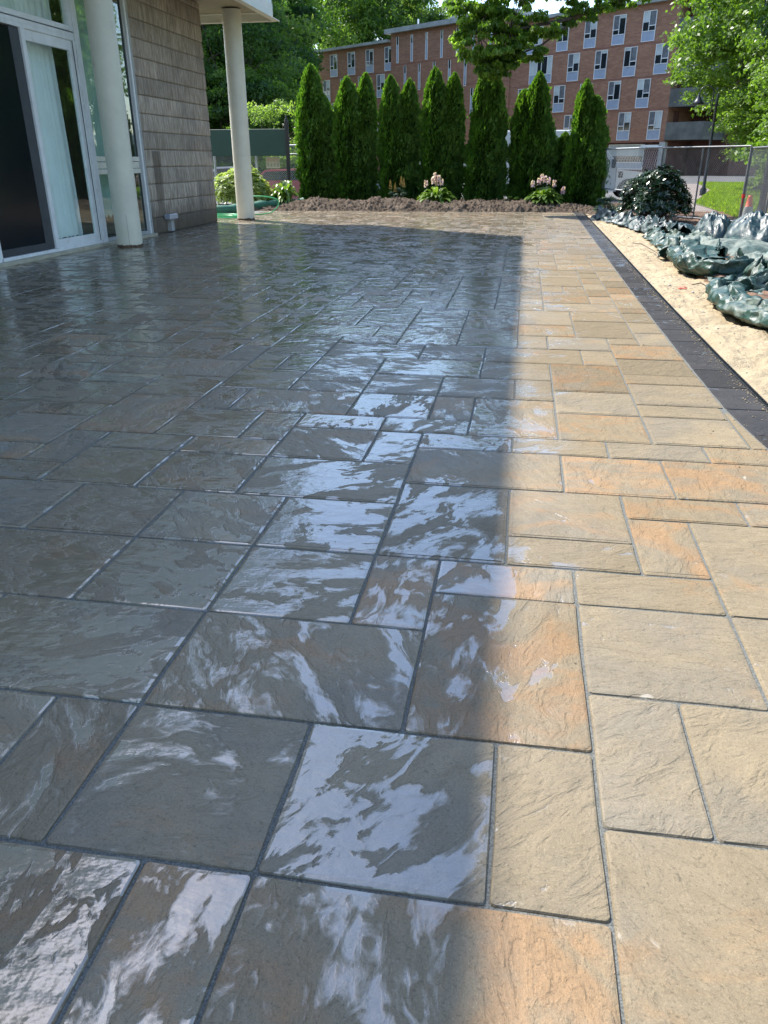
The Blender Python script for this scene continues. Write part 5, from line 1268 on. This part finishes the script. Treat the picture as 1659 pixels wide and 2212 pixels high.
# dusty field of tarp behind the roll
def z_dusty(X, Y):
    r = .4+crease(X, Y, 51, 1.3)*.9; r2 = .5+crease(X, Y, 52, 4.5)*.7
    e = np.clip((X-2.30)/.3, 0, 1); return -.02+e*(.03+.11*(r-.35)+.04*(r2-.5))
o = grid_mesh('tarpaulin', 2.42, 5.2, 6.2, 14.8, 200, 420, z_dusty, M['tarpdusty']); tag(o, 'dusty pale grey-green tarpaulin spread flat behind the front roll', 'tarpaulin', 'crumpled tarpaulins')
def tarp_mound(cx, cy_, rx, ry, h, mat, label, seed, cutx=None, n=130):
    a = np.linspace(-1.25, 1.25, n); U, W = np.meshgrid(a, a); r = np.sqrt(U*U+W*W); th = np.arctan2(W, U)
    prof = np.clip(1-r**2.3, 0, 1)**.7
    fold = (np.abs(((th/6.283*6+.6*fbm(U*2+5, W*2+5, seed)) % 1)-.5)*4-1)*.17*np.clip(r*1.4, .1, 1)+crease(U*.35, W*1.3, seed+2, 1.2)*.15+crease(U, W, seed+8, 2.6)*.05
    horiz = np.sin((W*9+2.5*fbm(U*2, W*2, seed+4)*4))*.05
    Z = h*(prof*(1+fold+horiz))-.05*(r > 1.0)
    X = cx+rx*U+.08*rx*(fbm(U*4+3, W*4, seed+5)-.5)+.10*rx*W*0; Y = cy_+ry*W
    Z += .02*(fbm(U*6, W*6, seed+6, 2)-.5)*(r < 1.15)
    V = np.stack([X, Y, Z], -1).reshape(-1, 3); i = (np.arange(n-1)[None, :]+(np.arange(n-1)*n)[:, None]).ravel()
    o = link('tarpaulin', np_mesh('tarpaulin', V, np.stack([i, i+1, i+1+n, i+n], -1), [mat], smooth=False)); tag(o, label, 'tarpaulin', 'crumpled tarpaulins')
tarp_mound(3.68, 16.9, .36, .75, .43, M['tarpdark'], 'left humped dark green tarpaulin heap in front of the fence', 11)
tarp_mound(4.20, 16.0, .50, .95, .50, M['tarpdark'], 'right and larger humped dark green tarpaulin heap at the image edge', 17)
tarp_mound(3.25, 17.8, .38, .6, .20, M['tarpdark'], 'small dark tarpaulin fold between the rhododendron and the left heap', 23)
tarp_mound(3.55, 14.3, .75, .6, .20, M['tarpdusty'], 'low wrinkled dusty tarpaulin fold below the two heaps', 29)
tarp_mound(3.05, 14.9, .38, .5, .20, M['tarpdusty'], 'low square-looking dusty tarpaulin lump beside the teal sheet', 35)
tarp_mound(4.6, 13.3, .9, .8, .24, M['tarpdusty'], 'pale tarpaulin swell at the right image edge', 41)
# sand spilled over the border slabs, small stones, and bits of leaf litter
def scatter(name, pts, r, mat, label, cat, seed, flat=.6):
    g = np.random.default_rng(seed); D8 = np.array([(1,0,0),(-1,0,0),(0,1,0),(0,-1,0),(0,0,1),(0,0,-1)], float); n = len(pts)
    rr_ = r*np.exp(g.normal(0, .45, n)); V = pts[:, None, :]+D8[None]*rr_[:, None, None]*g.uniform(.6, 1.3, (n, 6, 1))*np.array([1, 1, flat])
    T3 = np.array(((0,2,4),(2,1,4),(1,3,4),(3,0,4),(2,0,5),(1,2,5),(3,1,5),(0,3,5)))
    o = link(name, np_mesh(name, V.reshape(-1, 3), (np.arange(n)[:, None, None]*6+T3[None]).reshape(-1, 3), [mat])); tag(o, label, cat, kind='stuff')
g = np.random.default_rng(64)
yy = 4+21*g.uniform(0, 1, 2600)**1.3; bx = np.array([border_x(v) for v in yy]); dx_ = .262-np.abs(g.normal(0, .05, len(yy)))-.0; k_ = g.uniform(0, 1, len(yy)) < .12; dx_[k_] = g.uniform(-.3, .26, k_.sum())
scatter('spilled_sand', np.stack([bx+dx_, yy, np.full(len(yy), .0035)], 1), .0035, M['sand'], 'grains of sand spilled over the charcoal border slabs', 'sand', 65)
yy = 3.5+20*g.uniform(0, 1, 900); xx = 1.66+g.uniform(0, 1, 900)*(SANDB(yy)-1.6); scatter('small_stones', np.stack([xx, yy, z_sand(xx, yy)+.004], 1), .0058, M['pilaster'], 'small stones lying in the beige sand', 'stones', 66)
yy = 1.2+18*g.uniform(0, 1, 420)**.8; xx = g.uniform(-5.5, 1.25, 420); scatter('grit', np.stack([xx, yy, np.full(420, .004)], 1), .0016, M['soil'], 'dark specks of grit and leaf litter on the patio slabs', 'grit', 67, .4)
# twigs and a paint mark on the sand
for k, (pts, lab) in enumerate([([(2.30, 14.9, .04), (2.42, 14.5, .10), (2.50, 14.0, .07), (2.56, 13.6, .05)], 'brown twig lying on the sand beside the curled tarpaulin'),
                         ([(2.02, 15.6, .01), (2.10, 15.0, .05), (2.17, 14.3, .03), (2.2, 13.7, .02)], 'thin root lying on the sand left of the twig'),
                         ([(2.12, 10.4, .0), (2.18, 10.2, .05), (2.22, 10.1, .03)], 'short root end by the twisted tarpaulin fold')]):
    o = MB().tube(pts, [.007, .009, .007, .004][:len(pts)], 5).build('twig', M['bark']); tag(o, lab, 'twig')
pm_ = MB()
for k in range(9):
    x = 2.02+rng.uniform(-.05, .05); y = 10.45+rng.uniform(-.12, .12); z = float(z_sand(np.array(x), np.array(y)))+.010
    pm_.add([(x-.018, y-.03, z), (x+.022, y-.02, z+.002), (x+.016, y+.03, z), (x-.012, y+.02, z+.002)], [(0, 1, 2, 3)])
o = pm_.build('paint_mark', simple('red_marking_paint', (.62, .05, .03), .7)); tag(o, 'small red marking paint splash on the sand', 'paint mark')
